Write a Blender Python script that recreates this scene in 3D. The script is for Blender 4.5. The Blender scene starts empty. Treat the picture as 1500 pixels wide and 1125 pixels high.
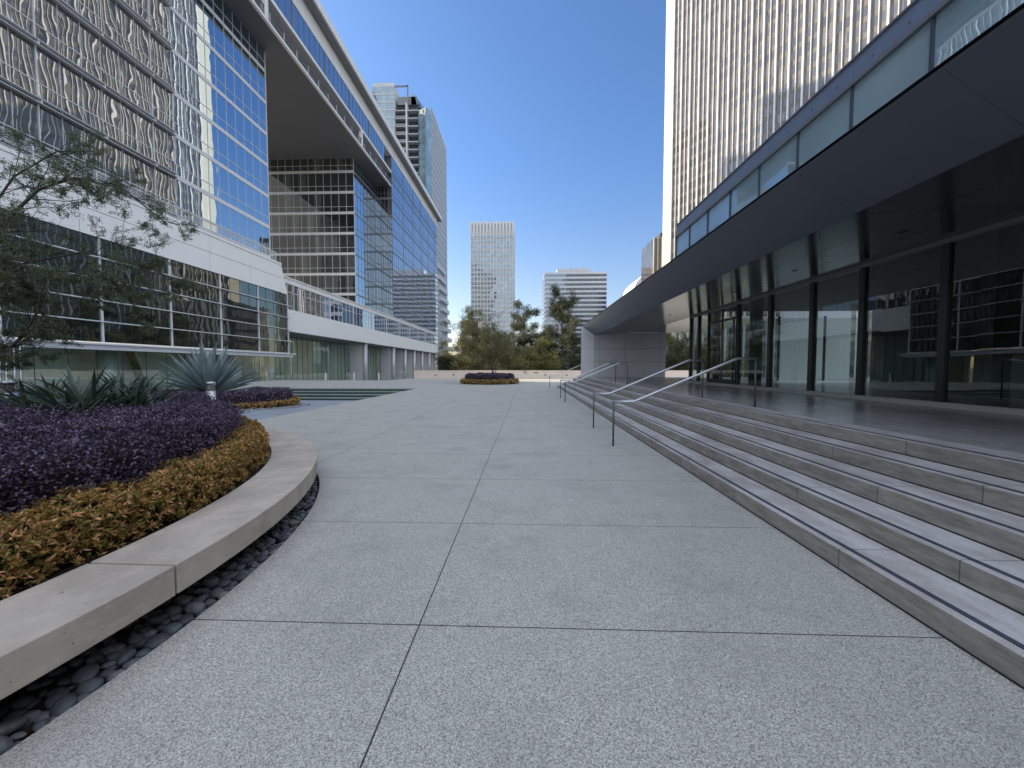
import bpy, math, random
import numpy as np
from mathutils import Vector, noise as mnoise
PI = math.pi; R = math.radians
C = bpy.context.scene.collection
rng = np.random.default_rng(11); random.seed(11)

# ------------------------------------------------------------------ helpers
class MB:
    """collects boxes, quads and tubes; build() links them as ONE mesh object"""
    def __init__(s): s.v = []; s.f = []; s.n = 0
    def add(s, verts, faces):
        k = s.n
        s.v.extend([tuple(p) for p in verts]); s.n += len(verts)
        s.f.extend([tuple(i + k for i in f) for f in faces])
        return s
    def box(s, x0, x1, y0, y1, z0, z1):
        x0, x1 = min(x0, x1), max(x0, x1); y0, y1 = min(y0, y1), max(y0, y1); z0, z1 = min(z0, z1), max(z0, z1)
        return s.add([(x0,y0,z0),(x1,y0,z0),(x1,y1,z0),(x0,y1,z0),(x0,y0,z1),(x1,y0,z1),(x1,y1,z1),(x0,y1,z1)],
              [(0,3,2,1),(4,5,6,7),(0,1,5,4),(1,2,6,5),(2,3,7,6),(3,0,4,7)])
    def obox(s, o, d, n, t0, t1, z0, z1, d0, d1):
        P = lambda t, z, e: (o[0] + d[0]*t + n[0]*e, o[1] + d[1]*t + n[1]*e, z)
        v = [P(t0,z0,d0),P(t1,z0,d0),P(t1,z0,d1),P(t0,z0,d1),P(t0,z1,d0),P(t1,z1,d0),P(t1,z1,d1),P(t0,z1,d1)]
        f = [(0,3,2,1),(4,5,6,7),(0,1,5,4),(1,2,6,5),(2,3,7,6),(3,0,4,7)]
        if d[0]*n[1] - d[1]*n[0] < 0: f = [q[::-1] for q in f]
        return s.add(v, f)
    def quad(s, a, b, c, d): return s.add([a,b,c,d], [(0,1,2,3)])
    def oquad(s, o, d, n, t0, t1, z0, z1, e=0.0):
        P = lambda t, z: (o[0] + d[0]*t + n[0]*e, o[1] + d[1]*t + n[1]*e, z)
        q = [P(t0,z0),P(t1,z0),P(t1,z1),P(t0,z1)]
        if d[1]*n[0] - d[0]*n[1] < 0: q = q[::-1]
        return s.add(q, [(0,1,2,3)])
    def prism(s, poly, z0, z1):
        m = len(poly)
        v = [(x,y,z0) for x,y in poly] + [(x,y,z1) for x,y in poly]
        f = [tuple(range(m))[::-1], tuple(range(m, 2*m))] + [(i,(i+1)%m,(i+1)%m+m,i+m) for i in range(m)]
        return s.add(v, f)
    def cyl(s, x, y, z0, z1, r, n=24, r1=None):
        r1 = r if r1 is None else r1
        a = [2*PI*i/n for i in range(n)]
        v = [(x+r*math.cos(t), y+r*math.sin(t), z0) for t in a] + [(x+r1*math.cos(t), y+r1*math.sin(t), z1) for t in a]
        return s.add(v, [tuple(range(n))[::-1], tuple(range(n,2*n))] + [(i,(i+1)%n,(i+1)%n+n,i+n) for i in range(n)])
    def tube(s, pts, rad, n=6):
        pts = [Vector(p) for p in pts]; m = len(pts)
        if not hasattr(rad, '__len__'): rad = [rad]*m
        v = []; up = None
        for i, p in enumerate(pts):
            t = (pts[min(i+1, m-1)] - pts[max(i-1, 0)])
            if t.length < 1e-9: t = Vector((0,0,1))
            t.normalize()
            if up is None:
                up = Vector((0,0,1)) if abs(t.z) < .9 else Vector((1,0,0))
            a = t.cross(up)
            if a.length < 1e-4: a = t.cross(Vector((0,1,0)))
            a.normalize(); b = a.cross(t); up = b
            for k in range(n):
                w = 2*PI*k/n
                v.append(p + a*(rad[i]*math.cos(w)) + b*(rad[i]*math.sin(w)))
        f = [(i*n+k, i*n+(k+1)%n, (i+1)*n+(k+1)%n, (i+1)*n+k) for i in range(m-1) for k in range(n)]
        f += [tuple(range(n))[::-1], tuple(range((m-1)*n, m*n))]
        return s.add(v, f)
    def build(s, name, mat, parent=None, smooth=False, bevel=0, seg=2):
        me = bpy.data.meshes.new(name)
        me.from_pydata(s.v, [], s.f); me.update()
        return link(name, me, mat, parent, smooth, bevel, seg)

def origin_of(p):
    o = Vector((0,0,0))
    while p is not None: o += p.location; p = p.parent
    return o
def link(name, me, mat, parent=None, smooth=False, bevel=0, seg=2):
    if parent is not None:
        o = origin_of(parent)
        if o.length > 0:
            n = len(me.vertices); a = np.empty(n*3, 'f'); me.vertices.foreach_get('co', a)
            a = a.reshape(-1,3) - np.array(o, 'f'); me.vertices.foreach_set('co', a.ravel()); me.update()
    ob = bpy.data.objects.new(name, me); C.objects.link(ob)
    if mat: me.materials.append(mat)
    if parent is not None: ob.parent = parent
    if smooth: me.polygons.foreach_set('use_smooth', [True]*len(me.polygons))
    if bevel:
        m = ob.modifiers.new('bevel', 'BEVEL'); m.width = bevel; m.segments = seg; m.limit_method = 'ANGLE'
    return ob
def tag(o, label=None, cat=None, group=None, kind=None):
    if label: o['label'] = label
    if cat: o['category'] = cat
    if group: o['group'] = group
    if kind: o['kind'] = kind
    return o
def thing(name, label, cat, loc=(0,0,0), group=None):
    o = bpy.data.objects.new(name, None); C.objects.link(o); o.location = loc; o.empty_display_size = .3
    return tag(o, label, cat, group)
def np_mesh(name, V, quads):
    me = bpy.data.meshes.new(name)
    V = np.asarray(V, 'f'); Q = np.asarray(quads, 'i'); k = Q.shape[1]
    me.vertices.add(len(V)); me.vertices.foreach_set('co', V.ravel())
    me.loops.add(Q.size); me.loops.foreach_set('vertex_index', Q.ravel())
    me.polygons.add(len(Q)); me.polygons.foreach_set('loop_start', np.arange(0, Q.size, k, dtype='i'))
    me.polygons.foreach_set('loop_total', np.full(len(Q), k, 'i'))
    me.update(calc_edges=True); me.validate()
    return me
def unit(a): return a / np.maximum(np.linalg.norm(a, axis=-1, keepdims=True), 1e-9)
def leaves(name, P, D, ln, wd, mat, parent=None, fold=.25, smooth=False):
    """one mesh of many small pointed leaves: P centres, D directions"""
    n = len(P); D = unit(D)
    r = unit(rng.normal(size=(n,3))); S = unit(np.cross(D, r)); N = np.cross(S, D)
    ln = np.broadcast_to(ln, (n,))[:,None]; wd = np.broadcast_to(wd, (n,))[:,None]
    V = np.empty((n,4,3))
    V[:,0] = P; V[:,2] = P + D*ln - N*ln*.12
    V[:,1] = P + D*ln*.5 + S*wd*.5 + N*wd*fold; V[:,3] = P + D*ln*.5 - S*wd*.5 + N*wd*fold
    me = np_mesh(name, V.reshape(-1,3), np.arange(n*4).reshape(n,4))
    return link(name, me, mat, parent, smooth)

# ------------------------------------------------------------------ materials
class NT:
    def __init__(s, name):
        s.m = bpy.data.materials.new(name); s.m.use_nodes = True; s.t = s.m.node_tree; s.t.nodes.clear()
        s.out = s.t.nodes.new('ShaderNodeOutputMaterial')
    def n(s, typ, ins=None, **kw):
        q = s.t.nodes.new('ShaderNode' + typ)
        for k, v in kw.items(): setattr(q, k, v)
        for k, v in (ins or {}).items(): s.set(q, k, v)
        return q
    def set(s, q, k, v):
        i = q.inputs[k]
        if isinstance(v, bpy.types.NodeSocket): s.t.links.new(v, i)
        elif isinstance(v, bpy.types.Node): s.t.links.new(v.outputs[0], i)
        else:
            if i.type == 'RGBA' and len(v) == 3: v = (*v, 1)
            i.default_value = v
    def math(s, op, a, b=0.0, c=0.0, clamp=False):
        q = s.n('Math', {0: a, 1: b, 2: c}, operation=op); q.use_clamp = clamp; return q.outputs[0]
    def vmath(s, op, a, b=(0,0,0)):
        q = s.n('VectorMath', {0: a, 1: b}, operation=op); return q.outputs[0]
    def vscale(s, a, k):
        q = s.n('VectorMath', {0: a}, operation='SCALE'); s.set(q, 'Scale', k); return q.outputs[0]
    def mix(s, f, a, b, blend='MIX'):
        q = s.n('Mix', data_type='RGBA', blend_type=blend)
        s.set(q, 0, f); s.set(q, 6, a); s.set(q, 7, b); return q.outputs[2]
    def noise(s, vec, scale, detail=3, rough=.55, out=0):
        return s.n('TexNoise', {'Vector': vec, 'Scale': scale, 'Detail': detail, 'Roughness': rough}).outputs[out]
    def ramp(s, f, stops):
        q = s.n('ValToRGB', {0: f}); e = q.color_ramp.elements
        while len(e) < len(stops): e.new(.5)
        for i, (p, c) in enumerate(stops): e[i].position = p; e[i].color = (*c, 1) if len(c) == 3 else c
        return q.outputs[0]
    def range(s, f, a, b, c=0.0, d=1.0):
        q = s.n('MapRange', {0: f, 1: a, 2: b, 3: c, 4: d}); return q.outputs[0]
    def pos(s): return s.n('NewGeometry').outputs['Position']
    def obj(s): return s.n('TexCoord').outputs['Object']
    def surf(s, sh): s.t.links.new(sh.outputs[0] if isinstance(sh, bpy.types.Node) else sh, s.out.inputs[0]); return s.m
    def principled(s, **kw):
        q = s.n('BsdfPrincipled')
        for k, v in kw.items(): s.set(q, k.replace('_', ' '), v)
        return q
def plain(name, col, rough=.6, metal=0.0, var=.08, scale=2.0, spec=.5, bump=0.0, bscale=60.0):
    t = NT(name); p = t.pos()
    f = t.noise(p, scale, 4)
    c = t.mix(f, tuple(max(0, x*(1-var*2)) for x in col), tuple(min(1, x*(1+var*2)) for x in col))
    b = t.principled(Base_Color=c, Roughness=rough, Metallic=metal)
    t.set(b, 'Specular IOR Level', spec)
    if bump:
        h = t.noise(p, bscale, 3)
        t.set(b, 'Normal', t.n('Bump', {'Strength': bump, 'Distance': .004, 'Height': h}))
    return t.surf(b)
def fresnel_fac(t, base, n=None):
    lw = t.n('LayerWeight', {'Blend': .5})
    if n is not None: t.set(lw, 'Normal', n)
    k = t.math('POWER', lw.outputs['Facing'], 4.0)
    return t.math('MULTIPLY_ADD', k, 1.0 - base, base)
def glass(name, body, body2, refl, tint, pw, ph, z0, wave=.01, wl=.6, tilt=.004, pillow=.004, clear=None, rough=0.0, lit=.15, aniso=1.0):
    """architectural glass: mirror-like coat over a dark room (or clear), every pane slightly out of true"""
    t = NT(name); g = t.n('NewGeometry'); p = g.outputs['Position']
    s = t.n('SeparateXYZ', {0: p}); u = t.math('ADD', s.outputs[0], s.outputs[1]); v = t.math('SUBTRACT', s.outputs[2], z0)
    uu = t.math('DIVIDE', u, pw); vv = t.math('DIVIDE', v, ph)
    iu = t.math('FLOOR', uu); iv = t.math('FLOOR', vv)
    cid = t.n('CombineXYZ', {0: iu, 1: iv, 2: 3.7})
    wn = t.n('TexWhiteNoise', {'Vector': cid}, noise_dimensions='3D')
    fu = t.math('SUBTRACT', t.math('SUBTRACT', uu, iu), .5); fv = t.math('SUBTRACT', t.math('SUBTRACT', vv, iv), .5)
    # each pane offsets its own wave field
    pv = t.n('CombineXYZ', {0: u, 1: t.math('MULTIPLY', v, aniso), 2: t.math('MULTIPLY', wn.outputs[0], 1.3)})
    w = t.n('TexNoise', {'Vector': pv, 'Scale': 1.0/wl, 'Detail': 1.5, 'Roughness': .4})
    dn = t.vscale(t.vmath('SUBTRACT', w.outputs['Color'], (.5,.5,.5)), wave)
    dt = t.vscale(t.vmath('SUBTRACT', wn.outputs['Color'], (.5,.5,.5)), tilt)
    dp = t.vscale(t.n('CombineXYZ', {0: fu, 1: fu, 2: fv}).outputs[0], pillow)
    n = t.vmath('NORMALIZE', t.vmath('ADD', g.outputs['Normal'], t.vmath('ADD', dn, t.vmath('ADD', dt, dp))))
    gl = t.n('BsdfGlossy', {'Color': tint, 'Roughness': rough, 'Normal': n})
    if clear is not None:
        b = t.n('BsdfTransparent', {'Color': clear})
    else:
        big = t.noise(p, .35, 2)
        sel = t.math('GREATER_THAN', wn.outputs[0], 1 - lit)
        c = t.mix(sel, body, body2)
        c = t.mix(t.math('MULTIPLY', big, .6), c, (0.004,0.005,0.006))
        b = t.n('BsdfDiffuse', {'Color': c})
    sh = t.n('MixShader', {0: fresnel_fac(t, refl, n), 1: b, 2: gl})
    return t.surf(sh)
def leaf_mat(name, cols, trans=.25, rough=.5, spec=.3):
    t = NT(name); g = t.n('NewGeometry')
    n = len(cols)
    c = t.ramp(g.outputs['Random Per Island'], [(i/max(1, n-1), x) for i, x in enumerate(cols)])
    b = t.principled(Base_Color=c, Roughness=rough); t.set(b, 'Specular IOR Level', spec)
    tr = t.n('BsdfTranslucent', {'Color': c})
    return t.surf(t.n('MixShader', {0: trans, 1: b, 2: tr}))

def mat_paving():
    t = NT('exposed_aggregate'); p = t.pos(); s = t.n('SeparateXYZ', {0: p}); x, y = s.outputs[0], s.outputs[1]
    big = t.noise(p, .35, 4); mid = t.noise(p, 3.0, 4)
    vo = t.n('TexVoronoi', {'Vector': p, 'Scale': 200.0}); g1 = t.n('SeparateColor', {0: vo.outputs['Color']}).outputs[0]
    g2 = t.noise(p, 112.0, 3, .7)
    base = t.mix(big, (.53,.525,.475), (.62,.61,.555))
    base = t.mix(t.range(mid, .3, .7, 0, .35), base, (.50,.495,.45))
    grain = t.ramp(t.math('MULTIPLY_ADD', g1, .45, t.math('MULTIPLY', g2, .55)), [(.19,(.16,.16,.17)),(.40,(.66,.655,.645)),(.60,(1.0,1.0,.99)),(.82,(1.45,1.43,1.39))])
    col = t.mix(1.0, base, grain, 'MULTIPLY')
    # every slab was cast a little differently
    sid = t.n('CombineXYZ', {0: t.math('ADD', t.math('GREATER_THAN', x, -.66), t.math('GREATER_THAN', x, -3.45)), 1: t.math('FLOOR', t.math('DIVIDE', t.math('SUBTRACT', y, 2.32 - 1.565*20), 1.565)), 2: .5})
    sv = t.n('TexWhiteNoise', {'Vector': sid}, noise_dimensions='3D').outputs[0]
    base = t.mix(1.0, base, t.ramp(sv, [(0,(.90,.90,.905)),(1,(1.05,1.05,1.04))]), 'MULTIPLY')
    # stains and worn patches
    st = t.noise(p, 1.1, 6, .7); col = t.mix(t.range(st, .49, .70, 0, .40), col, (.25,.245,.23))
    ws = t.noise(t.vmath('MULTIPLY', p, (1,.35,1)), 2.3, 6, .75); col = t.mix(t.range(ws, .66, .76, 0, .35), col, (.62,.61,.60))
    gm = t.n('TexVoronoi', {'Vector': p, 'Scale': 1.9}); col = t.mix(t.math('MULTIPLY', t.math('LESS_THAN', gm.outputs['Distance'], .024), .55), col, (.10,.10,.10))
    # saw-cut joints
    w = .0042
    def line(c, at): return t.math('LESS_THAN', t.math('ABSOLUTE', t.math('SUBTRACT', c, at)), w)
    j1 = line(x, -.66)
    j2 = t.math('MULTIPLY', line(x, -3.45), t.math('GREATER_THAN', y, 6.0))
    fr = t.math('FRACT', t.math('DIVIDE', t.math('SUBTRACT', y, 2.32 - 1.565*20 - .7825), 1.565))
    cr = t.math('LESS_THAN', t.math('ABSOLUTE', t.math('SUBTRACT', fr, .5)), w/1.565)
    ok = t.math('MAXIMUM', t.math('GREATER_THAN', x, -3.45), t.math('LESS_THAN', y, 5.8))
    j3 = t.math('MULTIPLY', cr, ok)
    fr2 = t.math('FRACT', t.math('DIVIDE', t.math('SUBTRACT', y, 2.0 - 4.7*20), 4.7))
    j4 = t.math('MULTIPLY', t.math('LESS_THAN', t.math('ABSOLUTE', t.math('SUBTRACT', fr2, .5)), .0042/4.7), t.math('LESS_THAN', x, -3.45))
    j = t.math('MAXIMUM', t.math('MAXIMUM', j1, j2), t.math('MAXIMUM', j3, t.math('MULTIPLY', j4, t.math('GREATER_THAN', y, 9))))
    col = t.mix(j, col, (.035,.035,.037))
    b = t.principled(Base_Color=col, Roughness=t.range(mid, .3, .7, .55, .75))
    t.set(b, 'Specular IOR Level', .35)
    h = t.math('ADD', g1, t.math('MULTIPLY', j, -3.0))
    t.set(b, 'Normal', t.n('Bump', {'Strength': .35, 'Distance': .003, 'Height': h}))
    return t.surf(b)
def mat_stone(name, a, b_, rough=.55, streak=(1,.12,1), scale=5.0, fine=.25, pits=.12, joint=None, riser=None):
    t = NT(name); p = t.pos()
    f = t.noise(t.vmath('MULTIPLY', p, streak), scale, 6, .65)
    col = t.mix(f, a, b_)
    g = t.noise(p, 90.0, 3, .7); col = t.mix(t.range(g, .35, .7, 0, fine), col, tuple(x*.55 for x in a))
    st = t.noise(p, 1.7, 6, .7); col = t.mix(t.range(st, .42, .60, 0, .5), col, tuple(x*.55 for x in a))
    s2 = t.noise(t.vmath('MULTIPLY', p, (1,.3,1)), 6.0, 6, .75); col = t.mix(t.range(s2, .52, .66, 0, .45), col, tuple(min(1, x*1.25) for x in a))
    pt = t.noise(p, 33.0, 2); col = t.mix(t.range(pt, .70, .74, 0, pits*3), col, tuple(x*.3 for x in a))
    if joint:
        s = t.n('SeparateXYZ', {0: p}); fr = t.math('FRACT', t.math('DIVIDE', s.outputs[1], joint))
        col = t.mix(t.math('MULTIPLY', t.math('LESS_THAN', fr, .008/joint), .8), col, (.05,.05,.05))
    if riser:
        nx = t.math('ABSOLUTE', t.n('SeparateXYZ', {0: t.n('NewGeometry').outputs['True Normal']}).outputs[0])
        wr = t.noise(t.vmath('MULTIPLY', p, (1,.5,3)), 4.0, 6, .7)
        col = t.mix(t.math('MULTIPLY', t.math('GREATER_THAN', nx, .7), t.range(wr, .3, .7, .55, 1.0)), col, riser)
    b = t.principled(Base_Color=col, Roughness=t.range(f, .3, .7, rough*.8, rough*1.15)); t.set(b, 'Specular IOR Level', .4)
    t.set(b, 'Normal', t.n('Bump', {'Strength': .2, 'Distance': .003, 'Height': g}))
    return t.surf(b)

M = {}
M['paving'] = mat_paving()
M['slate'] = mat_stone('slate_paving', (.34,.385,.45), (.46,.51,.57), .42, (1,1,1), 1.2, .3, .05)
M['bench'] = mat_stone('cast_stone', (.54,.475,.39), (.61,.55,.465), .6, (1,1,1), 2.0, .22, .35)
def mat_step():
    t = NT('weathered_limestone'); p = t.pos(); s = t.n('SeparateXYZ', {0: p})
    f = t.noise(t.vmath('MULTIPLY', p, (1.5,.45,1.5)), 3.2, 8, .68)
    col = t.ramp(f, [(.30,(.40,.375,.34)),(.46,(.56,.54,.515)),(.56,(.67,.66,.645)),(.72,(.76,.755,.75))])
    g = t.noise(p, 60.0, 4, .7); col = t.mix(t.range(g, .40, .66, 0, .35), col, (.33,.31,.285))
    d = t.noise(t.vmath('MULTIPLY', p, (1,.6,1)), 1.3, 7, .75); col = t.mix(t.range(d, .47, .62, 0, .55), col, (.34,.315,.28))
    sc_ = t.noise(t.vmath('MULTIPLY', p, (2.5,.35,1)), 9.0, 6, .8); col = t.mix(t.range(sc_, .60, .70, 0, .5), col, (.85,.85,.85))
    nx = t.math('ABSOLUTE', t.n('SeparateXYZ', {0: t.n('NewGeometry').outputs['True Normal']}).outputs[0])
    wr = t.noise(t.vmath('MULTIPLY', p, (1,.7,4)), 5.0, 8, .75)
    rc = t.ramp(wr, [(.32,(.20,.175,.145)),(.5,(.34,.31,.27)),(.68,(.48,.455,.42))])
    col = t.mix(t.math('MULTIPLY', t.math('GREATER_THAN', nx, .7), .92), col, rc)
    sid = t.n('CombineXYZ', {0: t.math('FLOOR', t.math('DIVIDE', t.math('ADD', s.outputs[1], t.math('MULTIPLY', t.math('FLOOR', t.math('MULTIPLY', s.outputs[2], 6.2)), .47)), 1.55)), 1: t.math('FLOOR', t.math('MULTIPLY', s.outputs[2], 6.2)), 2: 2.0})
    col = t.mix(1.0, col, t.ramp(t.n('TexWhiteNoise', {'Vector': sid}, noise_dimensions='3D').outputs[0], [(0,(.88,.88,.88)),(1,(1.06,1.06,1.06))]), 'MULTIPLY')
    fr = t.math('FRACT', t.math('DIVIDE', t.math('ADD', s.outputs[1], t.math('MULTIPLY', t.math('FLOOR', t.math('MULTIPLY', s.outputs[2], 6.2)), .47)), 1.55))
    col = t.mix(t.math('MULTIPLY', t.math('LESS_THAN', fr, .006), .7), col, (.05,.05,.05))
    b = t.principled(Base_Color=col, Roughness=t.range(f, .3, .7, .62, .38)); t.set(b, 'Specular IOR Level', .45)
    t.set(b, 'Normal', t.n('Bump', {'Strength': .3, 'Distance': .003, 'Height': g}))
    return t.surf(b)
M['step'] = mat_step()
M['podium'] = mat_stone('polished_limestone', (.62,.605,.585), (.46,.45,.435), .22, (1,.3,1), 2.2, .2, .05)
M['nosing'] = plain('dark_nosing', (.065,.08,.105), .5, var=.3, scale=7)
M['ground'] = plain('street_ground', (.16,.155,.15), .85, var=.2, scale=.08)
M['soil'] = plain('soil', (.05,.035,.025), .95, var=.35, scale=14, bump=.6)
M['white_panel'] = plain('white_metal_panel', (.80,.785,.75), .45, var=.03, scale=.6)
M['white_metal'] = plain('pale_painted_metal', (.66,.66,.66), .4, var=.03)
M['grey_metal'] = plain('grey_painted_metal', (.20,.205,.21), .4, var=.05)
M['dark_metal'] = plain('dark_metal', (.03,.033,.038), .4, var=.1)
M['soffit_dark'] = plain('dark_soffit_panel', (.125,.135,.15), .55, var=.06, scale=.25)
M['concrete'] = plain('board_concrete', (.58,.55,.50), .75, var=.12, scale=.7)
M['column'] = plain('column_cladding', (.46,.46,.46), .38, metal=.3, var=.05)
M['steel'] = plain('brushed_steel', (.50,.525,.55), .34, metal=.85, var=.05, scale=20)
M['steel_post'] = plain('bronze_post', (.12,.12,.125), .38, metal=.7, var=.08)
M['cream'] = plain('cream_stone', (.64,.595,.49), .6, var=.03, scale=.5)
M['pale_wall'] = plain('pale_wall_panel', (.56,.57,.57), .6, var=.05, scale=.2)
M['interior'] = plain('interior_plaster', (.30,.295,.28), .8)
M['parapet_stone'] = plain('parapet_stone', (.68,.58,.49), .7, var=.04, scale=.8)  # warm bounced light on the wall is put into the base colour
M['lobby_wall'] = plain('pale_lobby_wall', (.74,.70,.60), .7, var=.08, scale=.5)
M['white_screen'] = plain('white_screen', (.90,.90,.90), .5, var=.02)
M['parapet_metal'] = plain('blue_grey_panel', (.21,.26,.36), .42, metal=.2, var=.05)
M['pier_stone'] = plain('pier_stone', (.46,.455,.45), .6, var=.06, scale=.6)
M['fin_stone'] = plain('fin_stone', (.72,.70,.655), .6, var=.03, scale=.5)
M['side_wall'] = plain('blue_grey_wall', (.40,.44,.47), .6, var=.04, scale=.2)
M['band_panel'] = plain('bluish_white_panel', (.52,.56,.60), .5, var=.03, scale=.2)
M['navy_metal'] = plain('navy_metal', (.055,.07,.10), .4, var=.05)
M['dark_foot'] = plain('dark_foot', (.035,.032,.028), .9, var=.4, scale=5)
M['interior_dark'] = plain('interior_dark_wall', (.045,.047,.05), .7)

def mat_canopy():
    t = NT('canopy_metal'); p = t.pos(); s = t.n('SeparateXYZ', {0: p})
    f = t.noise(p, 1.2, 4)
    col = t.mix(f, (.082,.097,.122), (.095,.112,.14))
    b = t.principled(Base_Color=col, Roughness=.34, Metallic=.35)
    return t.surf(b)
M['canopy'] = mat_canopy()
M['canopy_wall'] = plain('grey_wall_panel', (.64,.645,.67), .42, metal=.1, var=.05, scale=.8)
def mat_soffit():
    t = NT('polished_soffit'); p = t.pos(); f = t.noise(p, .8, 3)
    b = t.principled(Base_Color=t.mix(f, (.05,.053,.06), (.065,.068,.075)), Roughness=.16, Metallic=.5)
    return t.surf(b)
M['soffit_gloss'] = mat_soffit()

# glazing
M['g_tower'] = glass('tower_glass', (.020,.024,.030), (.03,.035,.04), .40, (.88,.95,1.0), 1.52, 4.27, 17.08, wave=.021, wl=1.25, tilt=.007, pillow=.010, aniso=.5)
M['g_flat'] = glass('smooth_tower_glass', (.012,.018,.030), (.03,.04,.05), .62, (.68,.84,1.0), 1.52, 4.27, 17.08, wave=.006, wl=1.6, tilt=.004, pillow=.004)
M['g_low'] = glass('dark_wing_glass', (.010,.013,.013), (.03,.033,.03), .19, (.82,.92,.92), 1.437, 1.62, 3.4, wave=.012, wl=1.2, tilt=.005, pillow=.004)
M['g_front'] = glass('shaded_tower_glass', (.026,.030,.032), (.125,.135,.125), .24, (.85,.88,.88), 1.63, 4.27, 17.08, wave=.010, wl=1.2, lit=.25)
M['g_main'] = glass('main_facade_glass', (.020,.026,.036), (.05,.06,.07), .60, (.76,.85,.98), 1.476, 4.27, 17.08, wave=.005, wl=1.6, tilt=.003, pillow=.003)
M['g_lobby'] = glass('lobby_glass', None, None, .20, (.88,.95,.92), 1.5, 9, -3, wave=.004, wl=1.5, clear=(.74,.86,.80))
M['g_pav'] = glass('pavilion_glass', None, None, .10, (.85,.93,.92), 1.95, 9, 0, wave=.003, wl=1.6, tilt=.003, pillow=.002, clear=(.66,.74,.72))
M['g_band'] = glass('frosted_band_glass', (.62,.88,1.0), (.60,.86,.98), .36, (.85,.92,.95), 1.95, 9, 0, wave=.010, wl=.9)
M['g_far'] = glass('far_tower_glass', (.08,.15,.18), (.20,.28,.31), .20, (.85,.93,1.0), 3.3, 3.9, 0, wave=.01, wl=4, lit=.3, tilt=.03)
M['g_teal'] = glass('teal_tower_glass', (.07,.16,.19), (.15,.27,.31), .24, (.80,.93,.97), 2.2, 4, 0, wave=.01, wl=3, lit=.35, tilt=.02)
M['g_bronze'] = glass('bronze_window', (.075,.062,.052), (.13,.11,.09), .16, (.9,.85,.8), 1.8, 3.9, 0, wave=.01, wl=3, lit=.3, tilt=.02)
M['g_blue'] = glass('ribbon_window', (.035,.07,.12), (.07,.11,.17), .16, (.8,.88,1.0), 2.4, 4, 0, wave=.01, wl=4, lit=.3, tilt=.03)

# ------------------------------------------------------------------ world, sun, camera
SKY_FILL = 7.5
SUN_EL, SUN_PHI = R(27), R(20)        # elevation; the sun stands left, SUN_PHI ahead of square-left
sdir = Vector((-math.cos(SUN_PHI)*math.cos(SUN_EL), math.sin(SUN_PHI)*math.cos(SUN_EL), math.sin(SUN_EL)))
w = bpy.data.worlds.new('World'); bpy.context.scene.world = w; w.use_nodes = True
nt = w.node_tree; nt.nodes.clear()
sky = nt.nodes.new('ShaderNodeTexSky'); sky.sky_type = 'NISHITA'; sky.sun_disc = False
sky.sun_elevation = SUN_EL; sky.sun_rotation = math.atan2(sdir.x, sdir.y)
sky.altitude = 50; sky.air_density = 1.0; sky.dust_density = 1.0; sky.ozone_density = 3.0
bg = nt.nodes.new('ShaderNodeBackground'); bg.inputs[1].default_value = .12
wo = nt.nodes.new('ShaderNodeOutputWorld')
# added sky glow high up and behind the viewer to fill the shade; the sky ahead stays clear
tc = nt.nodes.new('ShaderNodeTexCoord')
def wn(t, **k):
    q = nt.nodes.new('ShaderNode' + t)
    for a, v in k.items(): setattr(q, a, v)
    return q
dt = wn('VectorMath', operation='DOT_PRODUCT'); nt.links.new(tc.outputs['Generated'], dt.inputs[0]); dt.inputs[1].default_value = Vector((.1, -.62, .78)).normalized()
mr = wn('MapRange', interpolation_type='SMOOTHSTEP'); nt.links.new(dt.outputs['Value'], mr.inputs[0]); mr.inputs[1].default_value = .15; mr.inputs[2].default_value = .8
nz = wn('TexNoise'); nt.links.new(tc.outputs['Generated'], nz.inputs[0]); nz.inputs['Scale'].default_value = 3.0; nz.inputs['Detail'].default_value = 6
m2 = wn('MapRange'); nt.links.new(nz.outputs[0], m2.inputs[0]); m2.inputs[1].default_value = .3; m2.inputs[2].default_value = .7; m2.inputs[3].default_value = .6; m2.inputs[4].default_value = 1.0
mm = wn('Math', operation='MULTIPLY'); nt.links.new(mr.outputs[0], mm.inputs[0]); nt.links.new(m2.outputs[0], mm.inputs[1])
cv = wn('VectorMath', operation='SCALE'); cv.inputs[0].default_value = (SKY_FILL*1.0, SKY_FILL*.972, SKY_FILL*.92); nt.links.new(mm.outputs[0], cv.inputs['Scale'])
ad = wn('VectorMath', operation='ADD'); tn = wn('VectorMath', operation='MULTIPLY'); nt.links.new(sky.outputs[0], tn.inputs[0]); 
sz = wn('SeparateXYZ'); nt.links.new(tc.outputs['Generated'], sz.inputs[0])
hz = wn('MapRange', interpolation_type='SMOOTHSTEP'); nt.links.new(sz.outputs[2], hz.inputs[0]); hz.inputs[1].default_value = .03; hz.inputs[2].default_value = .5
tm = wn('Mix', data_type='VECTOR'); nt.links.new(hz.outputs[0], tm.inputs[0]); tm.inputs[4].default_value = (1.22, 1.06, .98); tm.inputs[5].default_value = (.80, 1.0, 1.22)
nt.links.new(tm.outputs[1], tn.inputs[1])
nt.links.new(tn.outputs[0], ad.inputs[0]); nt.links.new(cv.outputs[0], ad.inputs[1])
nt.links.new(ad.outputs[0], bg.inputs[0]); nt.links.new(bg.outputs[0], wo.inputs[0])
sd = bpy.data.lights.new('sun', 'SUN'); sd.energy = 5.0; sd.angle = R(.53); sd.color = (1.0,.86,.66)
so = bpy.data.objects.new('sun', sd); C.objects.link(so); so.rotation_euler = sdir.to_track_quat('Z', 'Y').to_euler(); so.location = (-60, 30, 90)

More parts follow.
